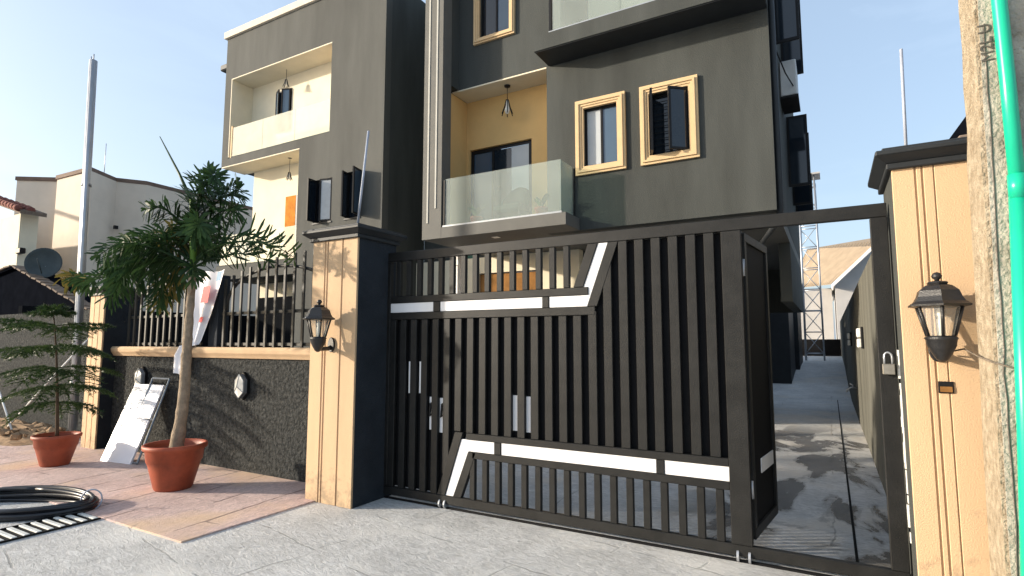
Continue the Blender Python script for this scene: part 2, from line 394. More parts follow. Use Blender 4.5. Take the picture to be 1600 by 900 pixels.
# ---------------------------------------------------------------- gate pillars
def cap_profile(bmx, x0, x1, y0, y1, z):
    # stepped cornice: three tiers
    addbox(bmx, x0 - .03, x1 + .03, y0 - .03, y1 + .03, z - .115, z - .075, bev=.006)
    b = bmesh.new()
    lo = [(x0 - .03, y0 - .03), (x1 + .03, y0 - .03), (x1 + .03, y1 + .03), (x0 - .03, y1 + .03)]
    hi = [(x0 - .085, y0 - .085), (x1 + .085, y0 - .085), (x1 + .085, y1 + .085), (x0 - .085, y1 + .085)]
    A = [bmx.verts.new((x, y, z - .075)) for x, y in lo]; B = [bmx.verts.new((x, y, z - .035)) for x, y in hi]
    for i in range(4): bmx.faces.new((A[i], A[(i + 1) % 4], B[(i + 1) % 4], B[i]))
    b.free()
    addbox(bmx, x0 - .088, x1 + .088, y0 - .088, y1 + .088, z - .036, z, bev=.008)
    addbox(bmx, x0 - .05, x1 + .05, y0 - .05, y1 + .05, z - .004, z + .022, bev=.006)

def pillar(name, x0, x1, y0, y1, h, strips, label, shaft='pillar_shade_post'):
    t = thing(name, ((x0 + x1) / 2, (y0 + y1) / 2, 0), label, 'pillar')
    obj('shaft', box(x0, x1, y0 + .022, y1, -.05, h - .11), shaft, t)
    for a, b in strips: obj('facing_strip', box(a, b, y0, y0 + .024, .0, h - .112, .003), 'tan', t)
    obj('facing_back', box(x0 + .004, x1 - .004, y0 + .010, y0 + .0235, .0, h - .113), 'tan', t)
    b = bmesh.new(); cap_profile(b, x0, x1, y0, y1, h); obj('cap', mesh(b), 'charcoal_trim', t)
    return t
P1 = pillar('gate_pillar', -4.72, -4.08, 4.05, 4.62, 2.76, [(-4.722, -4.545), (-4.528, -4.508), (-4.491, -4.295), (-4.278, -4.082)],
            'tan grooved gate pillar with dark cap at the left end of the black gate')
P2 = pillar('gate_pillar', .39, 1.25, 4.2, 4.85, 2.80, [(.388, .505), (.515, .540), (.550, .600), (.606, 1.24)],
            'wide tan gate pillar with dark cap beside the concrete pole', 'charcoal')
P3 = pillar('wall_pillar', -9.98, -9.56, 4.30, 4.85, 2.42, [(-9.982, -9.855), (-9.84, -9.70), (-9.685, -9.558)],
            'slim tan pillar at the far left end of the railing wall')
b = bmesh.new(); z = .32
while z < 1.52:
    dz_ = random.uniform(.03, .10); w_ = random.uniform(.004, .011)
    addbox(b, .3885 - w_, .3895, 4.485 - random.uniform(0, .012), 4.497, z, z + dz_); z += dz_ + random.choice((0, 0, .01, .03))
obj('sealant_line', mesh(b), 'white', P2)
obj('socket_box', box(.548, .622, 4.192, 4.2, 1.295, 1.365, .002), 'black', P2)
obj('socket_rim', box(.556, .614, 4.186, 4.193, 1.303, 1.335), 'brown_door', P2)

# ---------------------------------------------------------------- boundary wall with coping and railings
W = thing('boundary_wall', (-7.2, 4.6, 0), 'rough charcoal stucco front wall with tan moulded coping', 'wall')
obj('wall_body', box(-9.56, -4.72, 4.5, 4.72, -.05, 1.39), 'stucco', W)
obj('coping', prism([(4.47, 1.39), (4.455, 1.42), (4.43, 1.455), (4.425, 1.50), (4.445, 1.53), (4.77, 1.53), (4.77, 1.39)], 0, -9.56, -4.72, .004), 'tan', W)

def railing(x0, x1, n, apex, ztop, label):
    t = thing('railing', ((x0 + x1) / 2, 4.6, 1.53), label, 'railing', 'railings on the front wall')
    xs = [x0 + (x1 - x0) * i / (n - 1) for i in range(n)]
    cache = {}
    for x in xs:
        u = (x - x0) / (x1 - x0)
        h = ztop(u); k = round(h, 2)
        if k not in cache:
            b = bmesh.new(); addbox(b, -.019, .019, -.012, .012, 0, k - 1.53, bev=.003); cache[k] = mesh(b)
        obj('picket', cache[k], 'picket', t, (x, 4.585, 1.53))
    for z in (1.57, 1.975): obj('rail', box(x0 - .08, x1 + .08, 4.600, 4.625, z - .02, z + .02, .003), 'picket', t)
    pts = []
    for i in range(21):
        a = pi * i / 20
        pts.append(((x0 + x1) / 2 - (x1 - x0) * .5 * cos(a), 4.615, 2.02 + (apex - 2.02) * sin(a) ** .8))
    obj('arch_bar', mtube(pts, .020, 6), 'picket', t)
    return t
railing(-7.02, -4.98, 13, 2.55, lambda u: 2.42 + .28 * sin(pi * min(1, u * .62 + .02)), 'steel railing with arched bar beside the tan gate pillar')
railing(-9.40, -7.62, 12, 2.42, lambda u: 2.28 + .26 * sin(pi * min(1, .3 + u * .7)), 'steel railing behind the palm next to the slim pillar')
o = tag(obj('fence_post', box(-7.32, -7.12, 4.56, 4.72, 1.53, 2.5, .006), 'pillar_shade_post'), 'dark square post between the two railing sections', 'post')

# hexagonal bulkhead lights on the wall
def bulkhead(x, z, label):
    t = thing('wall_light', (x, 4.49, z), label, 'light', 'bulkhead lights on the stucco wall')
    hexp = [(.105 * sin(pi / 3 * k), .155 * cos(pi / 3 * k)) for k in range(6)]
    obj('back_plate', prism([(x + a * 1.12, z + b * 1.12) for a, b in hexp], 1, 4.462, 4.498), 'black', t)
    c = Vector((x, 4.385, z))
    H = [Vector((x + a, 4.462, z + b)) for a, b in hexp]
    Hm = [Vector((x + a * .93, 4.415, z + b * .93)) for a, b in hexp]
    for s in range(3):
        i = 2 * s + 1
        q = [c, Hm[i - 1], Hm[i], Hm[(i + 1) % 6]]
        cen = sum(q, Vector()) / 4
        b = bmesh.new()
        vv = [b.verts.new(cen + (p - cen) * .94) for p in q]; ww = [b.verts.new(cen + (p - cen) * .94 + Vector((0, .03, 0))) for p in q]
        b.faces.new(vv)
        for k in range(4): b.faces.new((vv[k], vv[(k + 1) % 4], ww[(k + 1) % 4], ww[k]))
        obj('diffuser', mesh(b), 'bulb', t)
    b = bmesh.new()
    for k in range(0, 6): tube(b, [Hm[k], Hm[(k + 1) % 6]], .005, 5)
    for k in (0, 2, 4): tube(b, [c, Hm[k]], .0045, 5)
    lo = [b.verts.new(p) for p in H]; hi = [b.verts.new(p + (Vector((0, .012, 0)))) for p in Hm]
    for k in range(6): b.faces.new((lo[k], lo[(k + 1) % 6], hi[(k + 1) % 6], hi[k]))
    obj('cage', mesh(b), 'board_edge', t)
bulkhead(-8.72, 1.07, 'faceted white wall light above the leaning white board')
bulkhead(-6.40, 1.05, 'faceted white wall light between palm pot and gate pillar')

# ---------------------------------------------------------------- coach lanterns
def lantern(x, yw, zc, out, label):
    """zc: bottom of the wall plate arm, lamp axis `out` in front of the wall face yw"""
    y = yw - out
    t = thing('wall_lantern', (x, yw, zc), label, 'lantern', 'coach lanterns on the gate pillars')
    ph = pi / 6
    obj('wall_plate', prism([(x + .045 * sin(a), zc + .02 + .075 * cos(a)) for a in [2 * pi * k / 20 for k in range(20)]], 1, yw - .022, yw + .002, .004), 'iron', t)
    obj('arm', mtube([(x, yw - .01, zc + .0), (x, yw - .05, zc - .018), (x, y + .03, zc - .02), (x, y, zc + .0), (x, y, zc + .05)], [.02, .022, .02, .022, .024], 10), 'iron', t)
    obj('cup', lathe([(.012, zc - .05), (.03, zc - .035), (.05, zc + .0), (.07, zc + .04), (.075, zc + .075), (.082, zc + .085), (.07, zc + .10)], 18, x, y), 'iron', t)
    z0, z1 = zc + .10, zc + .275; r0, r1 = .072, .118
    for k in range(6):
        a = 2 * pi * k / 6 + ph
        obj('cage_bar', mtube([(x + r0 * cos(a), y + r0 * sin(a), z0), (x + r1 * cos(a), y + r1 * sin(a), z1)], [.008, .009], 6), 'iron', t)
        a2 = a + 2 * pi / 6; b = bmesh.new()
        s = .97
        vv = [b.verts.new(p) for p in ((x + s * r0 * cos(a), y + s * r0 * sin(a), z0), (x + s * r0 * cos(a2), y + s * r0 * sin(a2), z0), (x + s * r1 * cos(a2), y + s * r1 * sin(a2), z1), (x + s * r1 * cos(a), y + s * r1 * sin(a), z1))]
        b.faces.new(vv); obj('pane', mesh(b), 'lamp_glass', t)
    obj('candle', lathe([(.016, z0 - .02), (.018, z0 + .09), (.012, z0 + .10), (.02, z0 + .125), (.004, z0 + .165)], 12, x, y), 'bulb', t)
    rf = obj('roof', lathe([(.12, z1 - .012), (.160, z1 - .006), (.162, z1 + .004), (.134, z1 + .022), (.118, z1 + .05), (.106, z1 + .085), (.075, z1 + .112), (.05, z1 + .122), (.056, z1 + .130), (.05, z1 + .137), (.025, z1 + .142)], 6, x, y, smooth=False, phase=ph), 'iron', t)
    obj('finial', lathe([(.012, z1 + .138), (.012, z1 + .15), (.024, z1 + .16), (.027, z1 + .172), (.018, z1 + .188), (.005, z1 + .194)], 12, x, y), 'iron', rf)
lantern(.556, 4.2, 1.535, .17, 'black coach lantern on the wide right gate pillar')
lantern(-4.40, 4.05, 1.55, .18, 'black coach lantern on the left gate pillar')

# ---------------------------------------------------------------- gate
YG = 4.50
G = thing('sliding_gate', (-1.85, YG, 0), 'black steel gate with vertical bars and white angular strips', 'gate')
def gbox(name, x0, x1, z0, z1, y0=YG, y1=YG + .05, m='gate', par=None, bev=.004): return obj(name, box(x0, x1, y0, y1, z0, z1, bev), m, par or G)
gbox('top_rail', -4.10, .375, 2.45, 2.545)
gbox('bottom_rail', -4.10, .375, .045, .125)
gbox('track', -4.10, .39, .0, .016, YG + .01, YG + .035, 'gate_sheet', bev=0)
gbox('post', -.70, -.555, .127, 2.448, YG - .006, YG + .056)
gbox('post', .275, .375, .127, 2.448, YG - .004, YG + .054)
gbox('post', -4.098, -4.04, .127, 2.448)
# upper white strip and its rails
U0, U1 = 1.905, 2.002            # white strip
gbox('rail', -4.04, -1.80, U1 + .002, U1 + .072)
gbox('rail', -4.04, -1.74, U0 - .075, U0 - .002)
dx = -1.619 + 1.815; dz = 2.448 - U0
def slant(name, a, b, z0, z1, k, m, y0, y1):
    # parallelogram from (a..b, z0) leaning right by k at z1
    obj(name, prism([(a, z0), (b, z0), (b + k, z1), (a + k, z1)], 1, y0, y1, .003), m, G)
kk = (-1.706 + 1.873)
slant('slant_rail', -1.938, -1.848, U1 + .074, 2.448, .139, 'gate', YG, YG + .05)
slant('slant_rail', -1.812, -1.722, U0 - .0, 2.448, dx, 'gate', YG, YG + .05)
yw0, yw1 = YG + .010, YG + .035
for a, b in ((-4.04, -3.477), (-3.388, -2.247)): gbox('white_strip', a, b, U0, U1, yw0, yw1, 'gate_white', bev=.002)
obj('white_strip', prism([(-2.177, U0), (-1.815, U0), (-1.619, 2.448), (-1.706, 2.448), (-1.873, U1), (-2.177, U1)], 1, yw0, yw1, .002), 'gate_white', G)
for a, b in ((-3.475, -3.390), (-2.245, -2.179)): gbox('strip_divider', a, b, U0 - .001, U1 + .001, YG + .002, YG + .048)
# lower white strip
D0, D1 = .565, .672
gbox('rail', -3.06, -.70, D1 + .002, D1 + .062)
gbox('rail', -2.99, -.70, D0 - .062, D0 - .002)
obj('white_strip', prism([(-3.299, .128), (-3.209, .128), (-3.035, D0), (-2.751, D0), (-2.751, D1), (-3.118, D1)], 1, yw0, yw1, .002), 'gate_white', G)
for a, b in ((-2.675, -1.247), (-1.180, -.70)): gbox('white_strip', a, b, D0, D1, yw0, yw1, 'gate_white', bev=.002)
for a, b in ((-2.749, -2.677), (-1.245, -1.182)): gbox('strip_divider', a, b, D0 - .001, D1 + .001, YG + .002, YG + .048)
slant('slant_rail', -3.395, -3.303, .127, D1 + .064, .205, 'gate', YG, YG + .05)
slant('slant_rail', -3.205, -3.115, .127, D0 - .004, .168, 'gate', YG, YG + .05)
# bars: one shared section per length
bc = {}
def bar(x, z0, z1, wd=.076):
    k = (round(z1 - z0, 3), wd)
    if k not in bc: bc[k] = box(-wd / 2, wd / 2, 0, .044, 0, k[0], .004)
    obj('bar', bc[k], 'gate', G, (x, YG + .003, z0))
sp = (-.732 + 3.012) / 16
i = 0
x = -.732 - .12
xs = [-4.0 + .1395 * k for k in range(24)]
xs = [x for x in xs if x < -.74]
for x in xs:
    lo = .127
    if x > -3.09: lo = D1 + .064
    elif x > -3.40: lo = .127 + max(0, (x + 3.36) * 2.98) + .03
    hi = U0 - .077
    if x > -1.60: hi = 2.449
    elif x > -1.78: hi = U0 - .077 + (x + 1.78) * 3.0
    bar(x, lo, hi)
for x in [-3.94 + .138 * k for k in range(15)]:
    if x > -1.90: continue
    bar(x, U1 + .073, 2.449, .056)
for x in [-2.99 + .1385 * k for k in range(17)]:
    bar(x, .126, D0 - .063, .056)
# backing sheet between the strips
obj('backing_sheet', prism([(-4.04, .13), (-3.31, .13), (-3.09, D1 + .03), (-.70, D1 + .03), (-.70, 2.449), (-1.60, 2.449), (-1.79, U0 - .04), (-4.04, U0 - .04)], 1, YG + .052, YG + .056), 'gate_sheet', G)
# white inserts and pulls
for a, b, z0, z1 in ((-3.806, -3.752, 1.075, 1.398), (-3.668, -3.602, 1.08, 1.40), (-3.53, -3.462, .728, 1.05), (-3.402, -3.305, .708, 1.045), (-2.655, -2.618, .80, 1.105), (-2.575, -2.478, .79, 1.11), (-2.436, -2.385, .785, 1.105)):
    gbox('white_insert', a, b, z0, z1, YG + .040, YG + .0515, 'gate_white', bev=.001)
for x in (-3.50, -3.36):
    obj('pull_handle', mtube([(x + s * .03, YG + .02, .93 + .05 * c_) for s, c_ in ((0, 1.2), (.9, .9), (1.1, 0), (.6, -.9), (-.4, -1.4), (-.2, -.2), (0, 1.2))], .012, 6), 'black', G)
for x in (-3.36, -3.30, -.66, -.58):
    obj('wheel', prism([(YG + .022 + .045 * cos(a), .045 + .045 * sin(a)) for a in [2 * pi * k / 16 for k in range(16)]], 0, x - .008, x + .008), 'galv', G)
# wicket door standing open
Hg = Vector((-.560, YG + .06, 0)); E2 = Vector((-.471, 5.35, 0)); u = (E2 - Hg).normalized(); nrm = Vector((u.y, -u.x, 0)); LW = (E2 - Hg).length
WK = thing('wicket_door', Hg, 'black wicket door standing open behind the gate', 'door')
def wk(name, s0, s1, z0, z1, d0, d1, m='gate', bev=.003):
    b = box(s0, s1, d0, d1, z0, z1, bev, give=True)
    for v in b.verts: v.co = Hg + u * v.co.x + nrm * v.co.y + Vector((0, 0, v.co.z))
    return obj(name, mesh(b), m, WK)
wk('rail', .002, LW, 2.37, 2.435, -.022, .022); wk('rail', .002, LW, .16, .235, -.022, .022)
wk('stile', .0, .06, .236, 2.369, -.022, .022); wk('stile', LW - .06, LW, .236, 2.369, -.022, .022)
wk('sheet', .06, LW - .06, .236, 2.369, -.006, .004, 'gate_sheet', 0)
for k in range(5): wk('bar', .15 + .125 * k, .20 + .125 * k, .236, 2.369, -.046, -.008)
wk('white_strip', LW * .38, LW - .062, .58, .69, .006, .014, 'gate_white', .001)
for z in (.45, 2.1): obj('hinge', mtube([(-.552, YG + .058, z), (-.552, YG + .058, z + .13)], .012, 8), 'galv', WK)
# padlock on the right post
PL = thing('padlock', (.325, YG - .03, 1.33), 'steel padlock hanging on the gate post', 'padlock')
obj('body', box(.292, .362, YG - .045, YG - .015, 1.385, 1.455, .004), 'brass', PL)
obj('shackle', mtube([(.305, YG - .03, 1.45), (.305, YG - .03, 1.50)] + [(.327 - .022 * cos(a), YG - .03, 1.50 + .03 * sin(a)) for a in [pi * k / 8 for k in range(9)]] + [(.349, YG - .03, 1.45)], .0065, 8), 'galv', PL)

# ---------------------------------------------------------------- utility pole with pipe
UP = thing('utility_pole', (.9, 3.7, 0), 'weathered concrete utility pole with stamped marks at the right edge', 'utility pole')
def taper(xa0, xb0, xa1, xb1, y0, y1, z1):
    b = bmesh.new()
    n = 30; prev = None
    for i in range(n + 1):
        f = i / n; z = z1 * f
        jx = random.gauss(0, .0022); a = xa0 + (xa1 - xa0) * f + jx; c = xb0 + (xb1 - xb0) * f + random.gauss(0, .0015)
        cur = [b.verts.new(p) for p in ((a, y0, z), (c, y0 + random.gauss(0, .001), z), (c, y1, z), (a, y1, z))]
        if prev:
            for k in range(4): b.faces.new((prev[k], prev[(k + 1) % 4], cur[(k + 1) % 4], cur[k]))
        else: b.faces.new(cur[::-1])
        prev = cur
    b.faces.new(prev)
    return mesh(b)
obj('shaft', taper(.690, 1.12, .822, 1.02, 3.60, 3.935, 7.0), 'pole', UP)
obj('edge_face', taper(.672, .692, .805, .824, 3.608, 3.94, 7.0), 'pole_edge', UP)
def text_mesh(s, size):
    cu = bpy.data.curves.new('txt', 'FONT'); cu.body = s; cu.size = size; cu.extrude = .002
    o = bpy.data.objects.new('txt', cu); COL.objects.link(o)
    dg = bpy.context.evaluated_depsgraph_get()
    me = bpy.data.meshes.new_from_object(o.evaluated_get(dg)); bpy.data.objects.remove(o); return me
me = text_mesh('M2L U', .075)
me.transform(Matrix.Translation((.800, 3.597, 3.035)) @ Matrix.Rotation(R(-2.2), 4, 'Y') @ Matrix.Rotation(R(90), 4, 'X') @ Matrix.Rotation(R(90), 4, 'Z'))
obj('stamped_marks', me, 'mark', UP)
obj('crack_line', mtube([(.712 + .0185 * z + random.gauss(0, .003), 3.599, z) for z in [i * .12 for i in range(28)]], .0035, 4), 'mark', UP)
GP = thing('green_pipe', (.82, 3.58, 0), 'bright green plastic pipe running up the concrete pole', 'pipe')
obj('lower_length', mtube([(.735, 3.56, 0), (.79, 3.56, 1.2), (.836, 3.56, 2.40)], .035, 16), 'pipe', GP)
obj('upper_length', mtube([(.836, 3.56, 2.36), (.835, 3.565, 2.9), (.829, 3.57, 3.5), (.83, 3.57, 6.5)], .0325, 16), 'pipe', GP)
obj('collar', mtube([(.835, 3.56, 2.30), (.836, 3.56, 2.42)], .0375, 16), 'pipe', GP)
tag(obj('loose_wire', mtube([(.585, 4.16, 1.535), (.66, 4.05, 1.56), (.68, 3.80, 1.52), (.69, 3.575, 1.50), (.76, 3.57, 1.475), (.9, 3.57, 1.46)], .005, 5), 'wire'), 'thin loose wire running from right lantern across the pole', 'wire')
# thin rods on pillars
tag(obj('conduit_rod', mtube([(-4.33, 4.28, 2.775), (-4.20, 4.28, 3.85)], [.013, .012], 8), 'coat'), 'thin pale rod standing on the left gate pillar cap', 'rod')
tag(obj('conduit_rod', mtube([(.505, 4.5, 2.82), (.517, 4.5, 3.60)], .010, 8), 'coat'), 'thin grey rod standing on the right gate pillar cap', 'rod')

# ---------------------------------------------------------------- apartment house
def holed_wall(x0, x1, z0, z1, y0, y1, holes):
    xs = sorted({x0, x1, *[h[0] for h in holes], *[h[1] for h in holes]}); zs = sorted({z0, z1, *[h[2] for h in holes], *[h[3] for h in holes]})
    def hole(i, j):
        if i < 0 or j < 0 or i >= len(xs) - 1 or j >= len(zs) - 1: return True
        cx, cz = (xs[i] + xs[i + 1]) / 2, (zs[j] + zs[j + 1]) / 2
        return any(h[0] < cx < h[1] and h[2] < cz < h[3] for h in holes)
    b = bmesh.new(); V = {}
    def v(i, j, k):
        if (i, j, k) not in V: V[i, j, k] = b.verts.new((xs[i], (y0, y1)[k], zs[j]))
        return V[i, j, k]
    for i in range(len(xs) - 1):
        for j in range(len(zs) - 1):
            if hole(i, j): continue
            b.faces.new((v(i, j, 0), v(i + 1, j, 0), v(i + 1, j + 1, 0), v(i, j + 1, 0)))
            b.faces.new((v(i, j, 1), v(i, j + 1, 1), v(i + 1, j + 1, 1), v(i + 1, j, 1)))
            for di, dj, e in ((-1, 0, ((i, j), (i, j + 1))), (1, 0, ((i + 1, j), (i + 1, j + 1))), (0, -1, ((i, j), (i + 1, j))), (0, 1, ((i, j + 1), (i + 1, j + 1)))):
                if hole(i + di, j + dj):
                    (a, c), (d, f) = e
                    b.faces.new((v(a, c, 0), v(d, f, 0), v(d, f, 1), v(a, c, 1)))
    return mesh(b)

H = thing('apartment_house', (-6, 9, 0), 'charcoal three-storey apartment house with glass balconies behind the gate', 'house')
def hb(name, m, x0, x1, y0, y1, z0, z1, par=None, bev=0.0): return obj(name, box(x0, x1, y0, y1, z0, z1, bev), m, par or H)

def surround(x0, x1, z0, z1, y, wd):
    """stepped picture-frame moulding round an opening"""
    b = bmesh.new()
    for k, (o, i, d) in enumerate(((1.0, .72, .050), (.72, .48, .075), (.48, .22, .055), (.22, -.02, .040))):
        O, I = wd * o, wd * i
        for (a, c, e, f) in ((x0 - O, x0 - I, z0 - O, z1 + O), (x1 + I, x1 + O, z0 - O, z1 + O), (x0 - I, x1 + I, z1 + I, z1 + O), (x0 - I, x1 + I, z0 - O, z0 - I)):
            addbox(b, a, c, y - d, y + .01 + .001 * k, e, f)
    return mesh(b)

def sash(win, hx, hz0, hz1, wd, y, ang, m, side=1, name='sash'):
    """casement hinged at (hx, y), wd wide, opened by ang; side = direction of the closed sash"""
    b = bmesh.new(); fw = .035
    for (a, c, e, f) in ((0, fw, hz0, hz1), (wd - fw, wd, hz0, hz1), (fw, wd - fw, hz1 - fw, hz1), (fw, wd - fw, hz0, hz0 + fw)): addbox(b, a, c, -.018, .018, e, f)
    g = bmesh.new(); addbox(g, fw, wd - fw, -.004, .004, hz0 + fw, hz1 - fw)
    d = Vector((side * cos(ang), -sin(ang), 0)); n = Vector((-d.y, d.x, 0))
    for q in (b, g):
        for v in q.verts: v.co = Vector((hx, y, 0)) + d * v.co.x + n * v.co.y + Vector((0, 0, v.co.z))
    s = obj(name, mesh(b), 'black', win)
    obj('pane', mesh(g), m, win)

def window(x0, x1, z0, z1, y, sur=.14, depth=.09, panes=(), sashes=(), dark=True):
    w_ = obj('window', surround(x0, x1, z0, z1, y, sur) if sur else box(x0 - .02, x1 + .02, y - .02, y - .001, z0 - .045, z0 - .002, .003), 'surround' if sur else 'charcoal_trim', H)
    b = bmesh.new(); f = .035
    for (a, c, e, g) in ((x0, x0 + f, z0, z1), (x1 - f, x1, z0, z1), (x0 + f, x1 - f, z1 - f, z1), (x0 + f, x1 - f, z0, z0 + f), ((x0 + x1) / 2 - .018, (x0 + x1) / 2 + .018, z0 + f, z1 - f)):
        addbox(b, a, c, y + depth - .02, y + depth + .03, e, g)
    obj('frame', mesh(b), 'black', w_)
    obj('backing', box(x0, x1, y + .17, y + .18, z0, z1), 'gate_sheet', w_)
    for (a, c, m) in panes:
        obj('pane', box(x0 + f + (x1 - x0 - 2 * f) * a, x0 + f + (x1 - x0 - 2 * f) * c, y + depth, y + depth + .008, z0 + f, z1 - f), m, w_)
    for (hx, wd, ang, m, side) in sashes: sash(w_, hx, z0 + .01, z1 - .01, wd, y + .03, ang, m, side)
    return w_

YW = 8.57
# first-floor front wall with its two framed windows
obj('front_wall', holed_wall(-4.16, -.57, 3.46, 6.468, YW, 8.77, [(-3.464, -2.871, 4.525, 5.54), (-2.347, -1.723, 4.525, 5.54)]), 'charcoal', H)
window(-3.464, -2.871, 4.525, 5.54, YW, .14, .07, [(0, .5, 'sky_pane_curtain'), (.5, 1, 'blue_glass')])
window(-2.347, -1.723, 4.525, 5.54, YW, .14, .10, [(0, 1, 'dark_glass')], [(-2.335, .31, R(72), 'dark_glass', 1), (-1.735, .34, R(40), 'dark_glass', -1)])
b = bmesh.new()
for k in range(9): addbox(b, -2.335, -1.735, YW + .05, YW + .056, 4.60 + .1 * k, 4.612 + .1 * k)
obj('burglar_bars', mesh(b), 'black', H)
# second-floor wall
obj('upper_wall', holed_wall(-6.30, -3.88, 6.47, 9.8, YW, 8.77, [(-5.58, -4.91, 7.385, 8.75)]), 'charcoal', H)
window(-5.58, -4.91, 7.385, 8.75, YW, .115, .09, [(0, .45, 'dark_glass'), (.5, 1, 'blue_glass')])
# fin column with pale stripes
fin = hb('fin_column', 'fin', -6.45, -6.02, 8.0, 8.27, 3.462, 9.9)
hb('stripe', 'fin_light', -6.345, -6.312, 7.988, 8.002, 3.76, 9.9, fin); hb('stripe', 'fin_light', -6.165, -6.132, 7.988, 8.002, 4.02, 9.9, fin)
hb('fin_return', 'charcoal', -6.45, -6.06, 8.27, YW - .002, 6.47, 9.9)
# first-floor balcony
bal = obj('balcony_slab', prism([(-6.45, 8.002), (-3.56, 8.002), (-3.56, 8.566), (-4.164, 8.566), (-4.164, 9.098), (-6.45, 9.098)], 2, 3.458, 3.66, .004), 'fin', H)
hb('glass_panel', 'balcony_glass', -5.95, -4.80, 8.03, 8.042, 3.675, 4.545, bal); hb('glass_panel', 'balcony_glass', -4.795, -3.66, 8.03, 8.042, 3.675, 4.545, bal)
hb('glass_panel', 'balcony_glass', -3.672, -3.66, 8.044, 8.56, 3.675, 4.545, bal)
hb('base_shoe', 'alu', -6.0, -3.64, 8.015, 8.058, 3.66, 3.69, bal)
for x, y in ((-5.97, 8.035), (-3.655, 8.55)): obj('baluster', box(x - .018, x + .018, y - .018, y + .018, 3.66, 4.53, .004), 'black', bal)
hb('soffit_light', 'bulb', -5.16, -5.04, 8.34, 8.46, 3.452, 3.457, bal)
obj('recess_wall', holed_wall(-6.30, -3.9, 3.66, 6.468, 9.10, 9.25, [(-6.15, -4.74, 3.66, 5.44)]), 'ochre', H)
hb('recess_side', 'ochre', -6.30, -6.22, 8.275, 9.098, 3.662, 6.44)
hb('recess_ceiling', 'cream', -6.215, -4.166, 8.572, 9.098, 6.442, 6.467)
dr = hb('sliding_door', 'black', -6.15, -4.74, 9.16, 9.165, 5.37, 5.44)
for a, c in ((-6.15, -6.09), (-5.655, -5.61), (-4.83, -4.74)): hb('door_frame', 'black', a, c, 9.155, 9.20, 3.66, 5.37, dr)
hb('pane', 'blue_glass', -6.09, -5.655, 9.19, 9.196, 3.66, 5.37, dr); hb('pane', 'dark_glass', -5.61, -5.22, 9.18, 9.186, 3.66, 5.37, dr); hb('curtain', 'sky_pane_curtain', -5.22, -4.83, 9.175, 9.19, 3.66, 5.37, dr)
# second-floor balcony over the front wall
ov = hb('upper_balcony_slab', 'charcoal', -4.12, -.571, 8.0, YW - .002, 6.47, 6.735)
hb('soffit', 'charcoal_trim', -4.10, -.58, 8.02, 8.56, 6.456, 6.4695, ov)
hb('upper_balcony_floor', 'charcoal', -3.878, -.571, YW, 9.9, 6.472, 6.70)
for a, c in ((-3.78, -2.62), (-2.612, -1.45), (-1.442, -.60)): hb('glass_panel', 'balcony_glass', a, c, 8.03, 8.042, 6.75, 7.70, ov)
hb('base_shoe', 'alu', -3.85, -.60, 8.015, 8.058, 6.735, 6.762, ov); hb('baluster', 'black', -3.845, -3.805, 8.02, 8.06, 6.735, 7.75, ov)
hb('upper_recess_wall', 'cream', -3.878, -.57, 9.9, 10.05, 6.47, 9.8)
hb('roof_slab', 'charcoal', -6.45, -.3, 8.0, 16.0, 9.8, 10.0)
# floors, sides
hb('floor_slab', 'fin', -6.45, -.575, 8.775, 15.95, 3.464, 3.655)
sw = hb('side_wall', 'charcoal', -.77, -.572, 8.772, 16.0, 3.657, 9.79)
hb('side_skirt', 'charcoal', -.77, -.574, 11.6, 16.0, 2.35, 3.46)
hb('left_side_wall', 'charcoal', -6.448, -6.302, 8.28, 10.6, 3.664, 9.79)
hb('back_wall', 'charcoal', -6.45, -.572, 16.0, 16.2, 2.35, 9.79)
dp = obj('downpipe', mtube([(-.53, 8.70, 9.7), (-.53, 8.70, 3.55), (-.55, 8.74, 3.35), (-.95, 9.5, 3.05), (-1.2, 10.0, 2.95)], .045, 10), 'charcoal_trim', H)
for (y, z0, z1) in ((9.9, 6.55, 7.75), (11.6, 6.7, 8.5), (12.3, 4.7, 6.15), (13.6, 4.6, 6.2), (14.8, 4.5, 5.6)):
    o_ = obj('side_sash', box(-.57, -.20, y, y + .035, z0, z1, .004), 'black', H)
    obj('pane', box(-.53, -.24, y - .004, y - .001, z0 + .05, z1 - .05), 'dark_glass', o_)
ac = obj('condenser_unit', box(-.565, -.30, 10.7, 11.45, 5.95, 6.60, .015), 'ac', H)
obj('bracket', box(-.565, -.28, 10.68, 11.47, 5.90, 5.945, .003), 'black', ac)
obj('cable', mtube([(-.56, 9.6, 6.35), (-.45, 10.2, 6.15), (-.36, 10.68, 6.1)], .012, 6), 'black', ac)
# ground floor
gf = obj('ground_floor_wall', holed_wall(-8.46, -4.3, 0, 3.455, 10.3, 10.5, [(-6.70, -5.12, .02, 3.1)]), 'cream', H)
hb('entrance_door', 'brown_door', -6.69, -5.92, 10.36, 10.41, .02, 3.08); hb('entrance_door', 'brown_door', -5.91, -5.13, 10.37, 10.42, .02, 3.08)
hb('column', 'white', -6.445, -6.31, 8.95, 9.09, .004, 3.455, None, .006)
hb('column_band', 'white', -6.47, -6.285, 8.925, 9.115, 3.1, 3.2, None, .004)
hb('lower_side_wall', 'charcoal', -4.5, -4.3, 10.51, 21.0, 0, 3.45); hb('rear_block', 'charcoal_trim', -6.0, -1.19, 21.0, 23.9, .0, 4.4); hb('rear_block', 'charcoal_trim', -6.0, -1.05, 24.0, 27.0, .0, 4.2)
# link between the blocks
hb('link_wall', 'charcoal', -8.47, -6.45, 10.6, 10.8, 0, 10.1)
hb('stair_glazing', 'green_glass', -7.6, -7.0, 10.57, 10.6, 3.2, 9.6)

